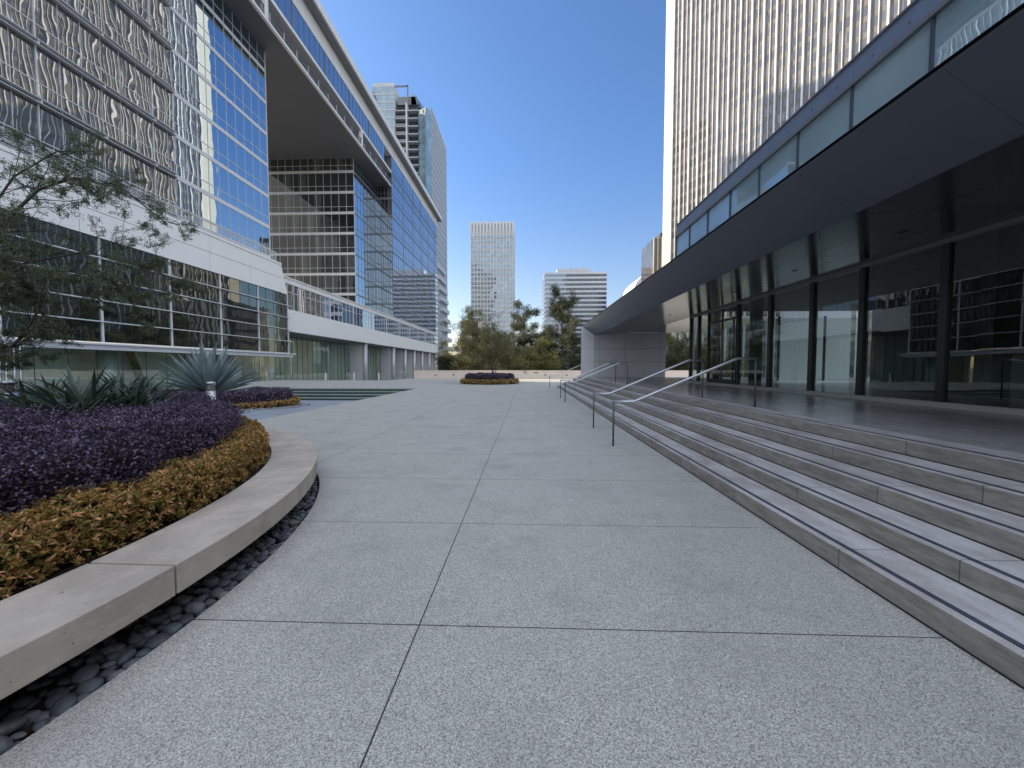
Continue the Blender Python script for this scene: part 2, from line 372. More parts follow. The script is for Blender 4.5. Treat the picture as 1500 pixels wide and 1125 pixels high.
cd = bpy.data.cameras.new('camera'); cam = bpy.data.objects.new('camera', cd); C.objects.link(cam)
cd.sensor_width = 36; cd.lens = 570/1500*36; cd.clip_start = .05; cd.clip_end = 6000
cam.location = (0, 0, 1.6)
yaw, pit = math.atan(21/570), math.atan(25.5/570)
fwd = Vector((-math.sin(yaw)*math.cos(pit), math.cos(yaw)*math.cos(pit), -math.sin(pit)))
cam.rotation_euler = fwd.to_track_quat('-Z', 'Y').to_euler()
sc = bpy.context.scene; sc.camera = cam
sc.view_settings.view_transform = 'Standard'; sc.view_settings.look = 'None'; sc.view_settings.exposure = EXPOSURE = .7
sc.cycles.use_denoising = True; sc.cycles.max_bounces = 10; sc.cycles.diffuse_bounces = 4; sc.cycles.glossy_bounces = 5
sc.cycles.transparent_max_bounces = 12; sc.cycles.caustics_reflective = False; sc.cycles.caustics_refractive = False
sc.cycles.sample_clamp_indirect = 6

# ------------------------------------------------------------------ ground and paving
def ramp_z(y): return -.0375*max(0.0, y - 9.0)
b = MB(); S = 2500
b.quad((-S,-S,-4.2),(S,-S,-4.2),(S,S,-4.2),(-S,S,-4.2)); tag(b.build('ground', M['ground']), kind='structure')
cx, cy = -8.1, 2.3                       # centre of the round planter
# pale paving: right edge under the steps, left edge straight at x = -8 and round the planter bed
b = MB()
arc = [(cx + 6.0*math.cos(a), cy + 6.0*math.sin(a)) for a in np.linspace(-PI/2*.98, PI/2*.997, 120)]
poly = [(cx, -30), (2.6, -30), (2.6, 51.5), (-16, 51.5), (-16, 44.5), (-29, 44.5), (-29, 31), (-18.3, 31), (-18.3, 28.5), (-8.0, 28.5), (-8.0, 8.5)]
outer = [(cx, -30), (2.6, -30), (2.6, 51.5), (-16, 51.5), (-16, 44.5), (-29, 44.5), (-29, 31), (-18.3, 31), (-18.3, 28.5), (-8.0, 28.5)] + [(-8.0, cy + 6.0)] + arc[::-1] + [(cx, cy - 6.0)]
b.prism(outer, -4.1, 0.0)
b.box(2.6, 45, 31.0, 51.5, -4.1, -.002)
tag(b.build('plaza_paving', M['paving']), kind='structure')
# slate paving that ramps gently down to the lower court, with a strip behind the planter
b = MB()
ys = [cy - 6.0, 9.0, 24.8, 52.0]
for x0, x1, y0, y1 in ((-33.5,-8.0,8.3,9.0),(-33.5,-8.0,9.0,24.8),(-33.5,-18.3,24.8,52.0)):
    z0, z1 = ramp_z(y0), ramp_z(y1)
    b.add([(x0,y0,z0),(x1,y0,z0),(x1,y1,z1),(x0,y1,z1)], [(0,1,2,3)])
b.quad((-33.5,-30,0),(cx-6.3,-30,0),(cx-6.3,8.3,0),(-33.5,8.3,0))
b.quad((cx-6.3,-30,0),(cx,-30,0),(cx,cy-6.0,0),(cx-6.3,cy-6.0,0))
tag(b.build('slate_paving', M['slate']), kind='structure')
b = MB(); b.quad((-40,44.5,-2.62),(-15,44.5,-2.62),(-15,150,-2.62),(-40,150,-2.62))
tag(b.build('forecourt_paving', M['paving']), kind='structure')
# wide shallow steps from the slate court up to the platform
st = thing('garden_steps', 'wide shallow green-grey steps beside the slate court', 'steps', (-13, 26.6, -.6))
sm = plain('weathered_green_stone', (.20,.25,.22), .7, var=.15, scale=1.5)
sr = plain('mossy_riser', (.035,.055,.045), .8, var=.3, scale=3)
for i in range(4):
    y0 = 24.8 + i*.93; z1 = -.6 + .15*(i+1) - .004
    q = MB().box(-18.3, -8.003, y0, 28.49, -.75, z1).build('step', sm, st)
    MB().box(-18.28, -8.01, y0 - .012, y0 - .002, z1 - .15, z1 - .035).build('riser', sr, q)

# ------------------------------------------------------------------ entrance steps and podium on the right
HP = .8; X0 = 2.47; TR = .408
st = thing('entrance_steps', 'long straight flight of five limestone steps with dark nosing strips', 'steps', (3.2, 10, 0))
for i in range(5):
    x0 = X0 + TR*i; x1 = x0 + TR + .02 if i < 4 else x0 + .42; z0 = .16*i; z1 = .16*(i+1)
    q = MB().box(x0, x1, -25, 31.0, z0 - (.10 if i else .3), z1).build('step', M['step'], st, bevel=.008)
    MB().box(x0 - .005, x0 + .002, -25, 30.98, z0, z0 + .011).build('riser_foot_line', M['dark_foot'], q)  # thin dark line along the foot of each riser
    MB().box(x0 + .06, x0 + .102, -25, 30.98, z1 - .01, z1 + .0035).build('nosing_strip', M['nosing'], q)
b = MB(); b.box(X0 + 4*TR + .42, 30, -25, 29.6, .3, HP - .003); b.box(X0 + 4*TR + .42, 5.4, 29.6, 31, .3, HP - .003)
tag(b.build('podium_floor', M['podium']), kind='structure')
b = MB(); b.box(X0 + 4*TR + .2, 29.9, -25, 29.5, -.2, .3); tag(b.build('podium_base', M['concrete']), kind='structure')

# ------------------------------------------------------------------ pavilion with the wedge canopy
pv = thing('pavilion', 'low glass pavilion under a dark grey wedge canopy beside the limestone steps', 'building', (9, 10, HP))
YE = 28.7; Y0 = -25
OX, OZ = 4.06, 4.53                       # outer canopy edge
IX, IZ = 4.93, 3.90                       # inner lower edge
GX = 8.2; HZ = 4.08                       # glass line and head height
# fascia: panels with open joints
seams = [YE] + [YE - 2.05*k for k in range(1, 27)]
fas = MB()
for a, c in zip(seams[:-1], seams[1:]):
    fas.add([(OX,c+.0015,OZ),(OX,a-.0015,OZ),(IX,a-.0015,IZ),(IX,c+.0015,IZ),(OX+.07,c+.0015,OZ+.05),(OX+.07,a-.0015,OZ+.05),(IX+.07,a-.0015,IZ+.06),(IX+.07,c+.0015,IZ+.06)],
            [(0,1,2,3)[::-1],(4,5,6,7),(0,3,7,4),(1,5,6,2),(0,4,5,1),(3,2,6,7)])
fas.build('canopy_fascia', M['canopy'], pv)
back = MB(); back.add([(OX+.09,Y0,OZ+.05),(OX+.09,YE,OZ+.05),(IX+.06,YE,IZ+.07),(IX+.06,Y0,IZ+.07)], [(0,1,2,3)])
back.add([(OX+.02,Y0,OZ+.06),(OX+.02,YE,OZ+.06),(GX+.1,YE-.02,6.6),(GX+.1,Y0,6.6)], [(0,1,2,3)]); back.build('canopy_roof', M['grey_metal'], pv)
# soffit panels
sof = MB(); xs = np.linspace(IX, GX + .05, 4)
zf = lambda x: IZ + (HZ - IZ)*(x - IX)/(GX - IX)
ysf = list(np.arange(Y0, 19.6, 2.6)) + [19.6]
for i in range(3):
    for y0, y1 in zip(ysf[:-1], ysf[1:]):
        a, c = xs[i] + .005, xs[i+1] - .005
        sof.quad((a,y0+.006,zf(a)),(a,y1-.006,zf(a)),(c,y1-.006,zf(c)),(c,y0+.006,zf(c)))
    a, c = xs[i] + .005, xs[i+1] - .005
    for y0, y1 in ((19.6,22.6),(22.6,25.6),(25.6,YE)): sof.quad((a,y0+.006,zf(a)),(a,y1-.006,zf(a)),(c,y1-.006,zf(c)),(c,y0+.006,zf(c)))
for y0, y1 in ((19.6,22.6),(22.6,25.6),(25.6,YE)):
    for a, c in ((GX+.06, 10.4), (10.41, 12.6)):
        yy = 0
        sof.quad((a,y0+.006,4.08),(a,y1-.006,4.08),(c,y1-.006,4.02),(c,y0+.006,4.02))
so_ = sof.build('canopy_soffit', M['soffit_gloss'], pv)
MB().box(IX+.1, GX, Y0, 19.7, HZ+.1, HZ+.2).build('soffit_backing', M['dark_metal'], pv)
for k, y in enumerate([4.5, 7.3, 10.1, 12.9, 15.7, 18.5, 21.3, 24.1]):
    MB().cyl(6.7, y, zf(6.7) - .006, zf(6.7) + .01, .075, 20).build('downlight', M['dark_metal'], so_)
# far end wall that closes the canopy
ew = MB()
ZS = [HP, 1.95, 2.92, HZ - .01]
XSw = [IX, 5.35, 7.2, 9.75, 10.1]
for i in range(3):
    for a, c in zip(XSw[:-1], XSw[1:]): ew.box(a+.012, c-.012, YE, YE+.05, ZS[i]+.012, ZS[i+1]-.012)
wl = ew.build('end_wall', M['canopy_wall'], pv, bevel=.004)
bj = MB()
zt = [ZS[0], ZS[1], ZS[2], None]
for z0, z1 in ((HP, 1.95), (1.95, 2.92)): bj.add([(OX,YE+.4,z0+.006),(IX-.004,YE,z0+.006),(IX-.004,YE,z1-.006),(OX,YE+.4,z1-.006)], [(0,1,2,3)])
bj.add([(OX,YE+.4,2.926),(IX-.004,YE,2.926),(IX-.004,YE,IZ),(OX,YE+.4,OZ)], [(0,1,2,3)])
bj.build('end_wall_return', M['canopy_wall'], pv)
b = MB(); b.add([(OX+.02,YE+.42,HP),(IX,YE+.04,HP),(10.1,YE+.04,HP),(10.1,YE+.7,HP),(OX+.02,YE+.7,HP),
     (OX+.02,YE+.42,OZ),(IX,YE+.04,IZ),(10.1,YE+.04,HZ+.1),(10.1,YE+.7,HZ+.1),(OX+.02,YE+.7,OZ)], [(0,1,6,5),(1,2,7,6),(2,3,8,7),(3,4,9,8),(4,0,5,9),(5,6,7,8,9)])
b.build('end_wall_core', M['grey_metal'], pv)
# glass wall: bays of about two metres, wide dark posts
gy = [19.8, 18.9, 17.9, 15.46, 13.48, 11.54, 9.87, 7.99, 6.05, 4.1, 2.15, .2, -1.75, -3.7, -5.65, -7.6, -12, -18, -25]
for a, c in zip(gy[:-1], gy[1:]):
    if a == 17.9: continue                      # the doors
    q = MB().quad((GX,c+.03,HP+.1),(GX,a-.03,HP+.1),(GX,a-.03,HZ-.09),(GX,c+.03,HZ-.09)).build('window', M['g_pav'], pv)
    MB().box(GX-.05, GX+.09, a-.075, a+.075, HP+.1, HZ-.09).build('frame', M['dark_metal'], q)
dr = MB().quad((GX,15.52,HP+.1),(GX,17.86,HP+.1),(GX,17.86,HZ-.09),(GX,15.52,HZ-.09)).build('door', M['g_pav'], pv)
f = MB(); f.box(GX-.05,GX+.05,17.86,17.93,HP+.1,HZ-.09); f.box(GX-.05,GX+.05,15.46,15.52,HP+.1,HZ-.09); f.box(GX-.03,GX+.03,16.66,16.72,HP+.1,HZ-.09)
f.box(GX-.04,GX+.04,15.52,17.86,HP+.1,HP+.28); f.box(GX-.04,GX+.04,15.52,17.86,HZ-.6,HZ-.52); f.build('door_frame', M['dark_metal'], dr)
for y in (16.5, 16.88): MB().tube([(GX-.02,y,1.25),(GX-.09,y,1.27),(GX-.09,y,3.1),(GX-.02,y,3.12)], .018, 8).build('pull_handle', M['steel_post'], dr)
MB().box(GX-.07, GX+.07, Y0, 19.84, HP-.003, HP+.1).build('sill', M['white_metal'], pv)
MB().box(GX-.08, GX+.08, Y0, 19.84, HZ-.09, HZ+.09).build('head_rail', M['grey_metal'], pv)
for x0 in (GX+.02, 10.3, 12.5, 14.7):
    q = MB().quad((x0,19.82,HP+.1),(x0+2.16,19.82,HP+.1),(x0+2.16,19.82,HZ-.09),(x0,19.82,HZ-.09)).build('window', M['g_pav'], pv)
    MB().box(x0-.05,x0+.03,19.78,19.86,HP+.1,HZ).build('frame', M['dark_metal'], q)
for y in (18.4, 15.2, 7.6, 4.1, .2, -3.7, -7.6):      # structural piers behind the glass
    MB().box(GX+.35, GX+.7, y-.12, y+.12, HP-.003, HZ+.24).build('pier', M['dark_metal'], pv)
# inside: a dark room whose far end is glazed
MB().box(GX+.1, 17, Y0, 19.8, HP-.02, HP+.002).build('interior_floor', M['podium'], pv)
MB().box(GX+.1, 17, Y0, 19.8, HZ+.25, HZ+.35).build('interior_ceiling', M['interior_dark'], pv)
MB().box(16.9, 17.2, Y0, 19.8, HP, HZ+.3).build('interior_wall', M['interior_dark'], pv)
iw = MB(); iw.box(9.4, 17, Y0+8, Y0+8.2, HP, HZ+.25); iw.box(11.5, 13.2, 4.0, 4.2, HP, HZ+.25); iw.build('partition', M['interior'], pv)
MB().box(10.6, 13.4, 8.3, 9.1, HP, HP+1.05).build('reception_desk', M['interior'], pv)
MB().box(16.6, 18.35, 26.0, 26.3, HP, 5.9).build('court_screen', M['white_screen'], pv)
MB().box(18.7, 20.9, 26.0, 26.3, HP, 5.9).build('court_screen', M['white_screen'], pv)
# upper storey: frosted band and metal parapet
ub = [21.9] + [20.16 - 1.95*k for k in range(0, 24)]
for a, c in zip(ub[:-1], ub[1:]):
    q = MB().quad((GX,c+.03,6.2),(GX,a-.03,6.2),(GX,a-.03,8.62),(GX,c+.03,8.62)).build('upper_window', M['g_band'], pv)
    MB().box(GX-.05, GX+.04, a-.028, a+.028, 6.2, 8.62).build('frame', M['navy_metal'], q)
par = MB()
for a, c in zip(ub[0::2], ub[2::2]): par.box(GX-.02, GX+.2, c+.006, a-.006, 8.72, 9.26)
par.build('parapet_panel', M['parapet_metal'], pv)
b = MB(); b.box(GX-.10, GX+.1, ub[-1], 21.92, 8.62, 8.72); b.box(GX-.06, GX+.3, ub[-1], 21.95, 9.26, 9.31); b.build('coping', M['grey_metal'], pv)
b = MB(); b.box(GX+.25, 26, ub[-1], 21.88, 4.6, 9.22); b.box(GX+.05, GX+.25, ub[-1], 21.9, 6.0, 6.2); b.build('upper_block', M['canopy_wall'], pv)
for a in ub[:14]:
    for dy in (.55, 1.45): MB().box(GX-.04, GX-.02, a-dy-.018, a-dy+.018, 8.94, 8.975).build('parapet_fixing', M['grey_metal'], pv)

# ------------------------------------------------------------------ handrails
def handrail(label):
    t = thing('handrail', label, 'handrail', (1.75, 0, 0), 'steel handrails on the entrance steps')
    zt = .90; up = 1.76
    MB().tube([(1.75,0,0),(1.75,0,zt)], .019, 10).build('post', M['steel_post'], t, True)
    MB().tube([(4.52,0,HP),(4.52,0,up-.005)], .019, 10).build('post', M['steel_post'], t, True)
    MB().tube([(1.735,0,zt),(2.15,0,zt),(2.2,0,zt+.02),(4.12,0,up-.02),(4.17,0,up),(4.535,0,up)], .026, 10).build('rail', M['steel'], t, True)
    return t
def dup(root, loc, label=None):
    r = root.copy(); C.objects.link(r); r.location = loc
    if label: r['label'] = label
    for ch in list(root.children):
        c = ch.copy(); C.objects.link(c); c.parent = r
        for g in ch.children:
            d = g.copy(); C.objects.link(d); d.parent = c
    return r
h0 = handrail('steel handrail nearest to the viewer on the limestone steps')
for y, l in ((10.15,'second steel handrail, just behind the nearest one on the steps'),(17.6,'steel handrail halfway up the plaza, nearer of the middle pair'),
             (19.9,'steel handrail halfway up the plaza, farther of the middle pair'),(29.3,'farthest steel handrail, beside the grey end wall')):
    dup(h0, (1.75, y, 0), l)
h0.location = (1.75, 7.85, 0)
t = thing('stair_rail', 'thin steel rail descending behind the pavilion end wall', 'handrail', (12, 36, 0))
MB().tube([(9.5,36,0),(9.5,36,1.6)], .02, 8).build('post', M['steel_post'], t, True)
MB().tube([(12.6,36,0),(12.6,36,.95)], .02, 8).build('post', M['steel_post'], t, True)
MB().tube([(9.5,36,1.6),(10.2,36,1.6),(12.0,36,.95),(12.6,36,.95)], .022, 8).build('rail', M['steel'], t, True)

# ------------------------------------------------------------------ far parapet wall
pw = thing('parapet_wall', 'pale stone parapet wall closing the far end of the plaza', 'wall', (3, 51.7, 0))
b = MB()
for k in range(12):
    x0 = -15 + k*3.3; b.box(x0+.008, x0+3.292, 51.5, 51.8, 0, 1.02)
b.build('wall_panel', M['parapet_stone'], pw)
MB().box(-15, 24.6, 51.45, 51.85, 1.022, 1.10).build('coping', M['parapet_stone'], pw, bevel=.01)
for x in (-12.2, -9.8, -2.0, 2.4, 5.2): MB().box(x, x+.22, 51.47, 51.5, .42, .56).build('wall_light', M['dark_metal'], pw)
MB().box(.9, 1.6, 51.475, 51.5, .72, .86).build('wall_plaque', M['grey_metal'], pw)
t = thing('stair_rail', 'thin steel rail leading down beside the left columns', 'handrail', (-16, 47, 0))
MB().tube([(-15.2,48,.95),(-15.9,48,.95),(-18.0,47.6,.1),(-18.6,47.6,.1)], .03, 8).build('rail', M['steel'], t, True)
for x, y, z in ((-15.2,48,.95),(-16.4,48,.75)): MB().tube([(x,y,-.1),(x,y,z)], .025, 8).build('post', M['steel'], t, True)
for i, (x, y) in enumerate(((-19.6,43.6),(-16.9,44.0),(-23.0,43.8))):
    o = MB(); o.cyl(x, y, 0, .85, .075, 14); o.cyl(x, y, .85, .9, .06, 14)
    tag(o.build('bollard', M['white_metal'], smooth=False), ['short pale bollard between two columns at the platform edge','short pale bollard nearest the far stair rail','leftmost short pale bollard in front of the lobby glass'][i], 'bollard', 'short bollards on the platform edge')

# ------------------------------------------------------------------ the long glass office building on the left
ob = thing('office_building', 'long glass and white metal office block with a huge opening in its middle', 'building', (-40, 60, -3))
DX = (0, 1); NX = (1, 0)
ZK = [42.7 - 4.27*k for k in range(0, 8)][::-1]         # floor bands 12.81 ... 42.70
def floors(o, d, n, L, zs, g, fr, vstep, band=.5, bd=.06, tz=None, md=.05, mw=.055, vmaj=None, t0=0.0, shade=0.0, bandmat=None, first_band=True, pname='window'):
    for i, (z0, z1) in enumerate(zip(zs[:-1], zs[1:])):
        q = MB().oquad(o, d, n, t0, L, z0, z1).build(pname, g, ob)
        f = MB()
        if band and (i or first_band):
            f.obox(o, d, n, t0, L, z0 - band*.5, z0 + band*.5, .003, bd)
        if tz:
            for z in tz: f.obox(o, d, n, t0, L, z0 + z - .035, z0 + z + .035, .004, md)
        t = t0; k = 0
        ts = list(np.arange(t0, L + .01, vstep))
        for k, t in enumerate(ts):
            ww = mw*2.2 if vmaj and k % vmaj == 0 else mw
            dd = md + (.05 if vmaj and k % vmaj == 0 else .004)
            f.obox(o, d, n, t - ww/2, t + ww/2, z0 + band*.5, z1 - band*.5 if i < len(zs)-2 else z1, .002, dd)
        if shade:
            for z in (z0 - .20, z0 + .15): f.obox(o, d, n, t0, L, z, z + .05, bd + .002, shade)
            for t in ts[::3]: f.obox(o, d, n, t - .03, t + .03, z0 - .21, z0 + .19, .004, shade - .05)
        f.build('window_frame', fr, q)
# A. dark wing near the camera
XA = -32.0; YA0, YA1 = -34.9, 51.35
zl = [3.40, 4.98, 6.56, 8.14, 9.72, 11.2]
for z0, z1 in zip(zl[:-1], zl[1:]):
    q = MB().quad((XA,YA0,z0),(XA,YA1,z0),(XA,YA1,z1),(XA,YA0,z1)).build('window', M['g_low'], ob)
    f = MB()
    f.box(XA+.003, XA+.28, YA0, YA1+.7, z0-.032, z0+.032) if z0 > 3.5 else f.box(XA+.003, XA+.13, YA0, YA1, z0+.0, z0+.05)
    m_ = MB()
    for k in range(60):
        y = YA1 - 1.4375*k
        if y < YA0: break
        if k % 4 == 0: f.box(XA+.002, XA+.12, y-.05, y+.05, z0+.03, z1-.03)
        else: m_.box(XA+.002, XA+.02, y-.016, y+.016, z0, z1)
    m_.box(XA+.001, XA+.012, YA0, YA1, z1-.02, z1); f.build('window_frame', M['white_metal'], q); m_.build('mullion', M['dark_metal'], q)
b = MB(); b.box(XA-.3, XA+.55, YA0, YA1+.9, 3.22, 3.36); b.box(XA-.3, XA+.30, YA0, YA1+.6, 2.86, 3.20); b.build('sill_band', M['white_metal'], ob)
MB().box(XA-8.3, XA-.31, YA0, YA1, 2.9, 3.3).build('floor_slab', M['grey_metal'], ob)
MB().quad((XA-.01,YA1,3.4),(XA-4.5,YA1,3.4),(XA-4.5,YA1,11.2),(XA-.01,YA1,11.2)).build('window', M['g_low'], ob)
b = MB(); ks = [YA1 - 1.3 - 5.75*k for k in range(0, 16)]
for a, c in zip(ks[:-1], ks[1:]):
    for z0, z1 in ((11.2, 13.1), (13.1, 14.75)): b.box(XA+.10, XA+.16, c+.022, a-.022, z0+.022, z1-.022)
b.box(XA+.02, XA+.22, ks[-1], ks[0], 14.76, 15.02)
for z0, z1 in ((11.2, 13.1), (13.1, 15.0)):
    e = lambda z: ks[0] + 1.3*(15.0 - z)/3.8
    b.add([(XA+.10,ks[0],z0+.012),(XA+.10,e(z0),z0+.012),(XA+.10,e(z1),z1-.012),(XA+.10,ks[0],z1-.012),
           (XA-4,ks[0],z0+.012),(XA-4,e(z0),z0+.012),(XA-4,e(z1),z1-.012),(XA-4,ks[0],z1-.012)],[(0,1,2,3),(1,5,6,2),(3,2,6,7),(0,4,5,1)])
b.build('parapet_band', M['white_panel'], ob)
MB().box(XA-4.5, XA+.09, YA0, ks[0], 11.21, 14.74).build('terrace_slab', M['dark_metal'], ob)
b = MB(); rl = MB()
for k in range(46):
    y = ks[0] - .4 - 1.9*k
    b.box(XA-.32, XA-.26, y-.03, y+.03, 15.0, 16.25)
b.build('railing_post', M['white_metal'], ob)
for j in range(7): rl.box(XA-.31, XA-.27, YA0, ks[0]-.3, 15.2 + .16*j, 15.24 + .16*j)
rl.box(XA-.34, XA-.24, YA0, ks[0]-.3, 16.25, 16.32); rl.build('railing', M['white_metal'], ob)
# ground floor lobby of the wing
for k in range(9):
    y1 = 51.2 - 9.5*k; y0 = y1 - 9.5
    q = MB().quad((XA-.55,y0,ramp_z(y1)-.3),(XA-.55,y1,ramp_z(y1)-.3),(XA-.55,y1,2.86),(XA-.55,y0,2.86)).build('lobby_window', M['g_lobby'], ob)
    f = MB()
    for j in range(5): f.box(XA-.57, XA-.53, y1-1.9*j-.012, y1-1.9*j+.012, ramp_z(y1)-.3, 2.86)
    f.build('window_frame', M['dark_metal'], q)
for k in range(8): MB().cyl(XA-1.6, 50.0 - 10*k, -2.6, 3.0, .62, 28).build('column', M['column'], ob, True)
b = MB(); b.box(XA-3.6, XA-3.4, YA0, 47, -2.6, 2.9); b.build('lobby_wall', M['lobby_wall'], ob)
b = MB(); b.box(XA-8, XA-.5, YA0, 51.2, -2.6, -1.5); b.build('lobby_floor', M['bench'], ob)
for y in (34, 24, 14): MB().add([(XA-2.6,y,-1.5),(XA-2.2,y,-1.5),(XA-2.6,y-1.2,2.9),(XA-3.0,y-1.2,2.9),(XA-2.6,y+.4,-1.5),(XA-2.2,y+.4,-1.5),(XA-2.6,y-.8,2.9),(XA-3.0,y-.8,2.9)],
      [(0,1,2,3),(5,4,7,6),(1,5,6,2),(4,0,3,7)]).build('raking_strut', M['dark_metal'], ob)
# B. upper glass block in front of the opening
XT = -36.5; YT1 = 54.8
zsT = [15.0] + ZK[1:] + [45.45]
floors((XT, -35.2), DX, NX, 75.2, zsT, M['g_tower'], M['white_metal'], 1.52, band=0, bd=.03, tz=(1.45,), md=.035, mw=.03, vmaj=6, shade=.42)
floors((XT, 40.0), DX, NX, 14.8, zsT, M['g_flat'], M['white_metal'], 1.48, band=.46, bd=.05, tz=(1.25,), md=.035, mw=.035)
floors((XT, YT1), (-1,0), (0,1), 22, zsT, M['g_front'], M['dark_metal'], 1.63, band=.5, bd=.05, tz=(1.25,), md=.05)
MB().box(-84, XT-22, YT1-14, YT1, 13.7, 62).build('rear_blocker', M['soffit_dark'], ob)  # unseen mass added to keep bright sky out of the far block's glass
MB().box(XT-.02, XT+.08, YT1+.002, YT1+.1, 15, 45.4).build('corner_post', M['white_metal'], ob)
# C. bridge over the opening: soffit, gallery, window strip, fascia, eave
XM = -33.0; XB = -58.5; YB0, YB1 = -35, 144.5
b = MB()
for k in range(10):
    y0 = YB0 + 13.1*k
    for x0, x1 in ((XM+.0,-38.2),(-38.2,-44.9),(-44.9,-51.7),(-51.7,XB)):
        b.quad((x0-.02,y0+.02,45.5),(x1+.02,y0+.02,45.5),(x1+.02,y0+13.08,45.5),(x0-.02,y0+13.08,45.5))
b.build('soffit', M['soffit_dark'], ob)
MB().box(XB, XM-2.5, YB0, 96, 45.55, 57).build('bridge_core', M['soffit_dark'], ob)
b = MB(); b.box(XM-.35, XM+.02, YB0, 96, 45.44, 45.80); b.build('soffit_edge', M['white_panel'], ob)
b = MB(); rl = MB()
for k in range(45):
    y = 95.0 - 2.94*k; b.box(XM-.08, XM, y-.05, y+.05, 45.8, 46.95)
b.build('gallery_post', M['white_metal'], ob)
for j in range(6): rl.box(XM-.06, XM-.02, YB0, 95, 45.95+.17*j, 46.0+.17*j)
rl.box(XM-.1, XM+.02, YB0, 95, 46.95, 47.03); rl.build('gallery_railing', M['grey_metal'], ob)
for y in (21.4, 50.2, 79.0, -7.4): MB().box(XM-.5, XM+.03, y-.35, y+.35, 45.8, 48.7).build('gallery_column', M['white_panel'], ob)
MB().box(XM-2.5, XM+.04, YB0, 96, 48.7, 49.22).build('bridge_beam', M['white_panel'], ob)
for k in range(21):
    y1 = 144.4 - 8.86*k; y0 = max(y1 - 8.86, YB0)
    if y1 <= YB0: break
    if y1 > 95.9: continue
    q = MB().oquad((XM, y0), DX, NX, 0, y1-y0, 49.22, 52.9).build('window', M['g_main'], ob)
    f = MB()
    for j in range(6): f.obox((XM, y0), DX, NX, 1.4767*j-.03 if j else -.09, 1.4767*j+.03 if j else .09, 49.22, 52.9, .002, .06 if j else .12)
    f.build('window_frame', M['grey_metal'], q)
MB().box(XM-1.5, XM+.06, YB0, YB1, 52.9, 55.5).build('fascia_band', M['white_panel'], ob)
MB().box(XB, XM+1.4, YB0, YB1+2.2, 55.5, 57.1).build('eave', M['grey_metal'], ob)
MB().box(XM+1.4, XM+1.46, YB0, YB1+2.25, 55.9, 57.2).build('eave_edge', M['white_panel'], ob)
# D. glass block beyond the opening
floors((XT, 82.7), (-1,0), (0,-1), 22, ZK[0:1] + ZK[1:] + [45.45], M['g_front'], M['white_metal'], 1.63, band=.55, bd=.05, tz=(1.3,), md=.05, mw=.06)
floors((XT, 82.7), DX, NX, 13.3, ZK[0:1] + ZK[1:] + [45.45], M['g_flat'], M['grey_metal'], 1.66, band=.35, bd=.05, tz=(1.3,), md=.04, mw=.05)
floors((XM, 96.0), (-1,0), (0,-1), 3.5, ZK[0:1] + ZK[1:] + [49.2], M['g_front'], M['grey_metal'], .875, band=.45, bd=.06, tz=(1.3,), md=.04)
MB().box(XT+.0, XT+.1, 82.62, 82.7, 12.8, 45.4).build('corner_post', M['white_metal'], ob)
# E. main long facade
floors((XM, 96.0), DX, NX, 48.4, [13.1] + ZK[1:] + [46.97, 49.22, 52.9], M['g_main'], M['grey_metal'], 1.4767, band=.34, bd=.07, tz=(1.3,), md=.04, mw=.045, vmaj=6)
MB().box(XB, XM-.02, 96.1, YB1, 45.6, 56).build('building_core', M['soffit_dark'], ob)
MB().box(XB, XM-.05, 144.41, 144.5, -3, 55.5).build('gable_wall', M['pale_wall'], ob)
# F. low podium and colonnade
MB().box(XM-4.6, XM+.05, YA1+.1, YB1, 6.5, 9.55).build('colonnade_fascia', M['white_panel'], ob)
for k in range(11):
    y1 = 144.4 - 8.86*k; y0 = max(y1 - 8.86, YA1+.1)
    q = MB().oquad((XM, y0), DX, NX, 0, y1-y0, 9.55, 13.05).build('window', M['g_main'], ob)
    f = MB(); f.obox((XM, y0), DX, NX, 0, y1-y0, 11.9, 11.98, .003, .06)
    for j in range(6):
        if 1.4767*j < y1-y0: f.obox((XM, y0), DX, NX, 1.4767*j-.03 if j else -.1, 1.4767*j+.03 if j else .1, 9.55, 13.05, .002, .06 if j else .12)
    f.build('window_frame', M['white_metal'], q)
b = MB(); b.box(XM-4.6, XM+.12, YA1-1.2, YB1, 13.05, 13.75); b.box(XM-.2, XM+.3, YA1-1.2, YB1, 13.76, 13.9); b.build('podium_coping', M['white_panel'], ob)
MB().box(XB, XM-4.5, 51.3, 96, 12.9, 13.6).build('terrace_floor', M['bench'], ob)
for y in (80.0, 97.2, 106.6, 115.4, 124.2, 133.3, 142.6):
    q = MB().cyl(XM-.55, y, -2.62, 6.5, .5, 28).build('column', M['column'], ob, True)
    MB().box(XM-3.6, XM-.9, y-.28, y+.28, -2.62, 6.49).build('pier_wall', M['pier_stone'], q)
MB().box(XM-9.2, XM-.02, YA1+.1, YB1, 6.42, 6.495).build('colonnade_soffit', M['soffit_dark'], ob)
for k in range(7):
    y0 = 51.5 + 9*k
    q = MB().oquad((XM-4.2, y0), DX, NX, 0, 9, -2.62, 6.42).build('lobby_window', M['g_lobby'], ob)
    f = MB()
    for j in range(6): f.obox((XM-4.2, y0), DX, NX, 1.5*j-.012, 1.5*j+.012, -2.62, 6.42, .002, .05)
    f.build('window_frame', M['dark_metal'], q)
MB().box(XM-4.4, XM-4.25, 114.5, YB1, -2.62, 6.42).build('lobby_wall', M['concrete'], ob)
b = MB(); b.box(XM-7, XM-6.8, 51.5, 114, -2.62, 6.42); b.build('lobby_wall', M['lobby_wall'], ob)
MB().box(XM-8.8, XM-4.3, 51.5, 114, -2.7, -2.63).build('lobby_floor', M['bench'], ob)

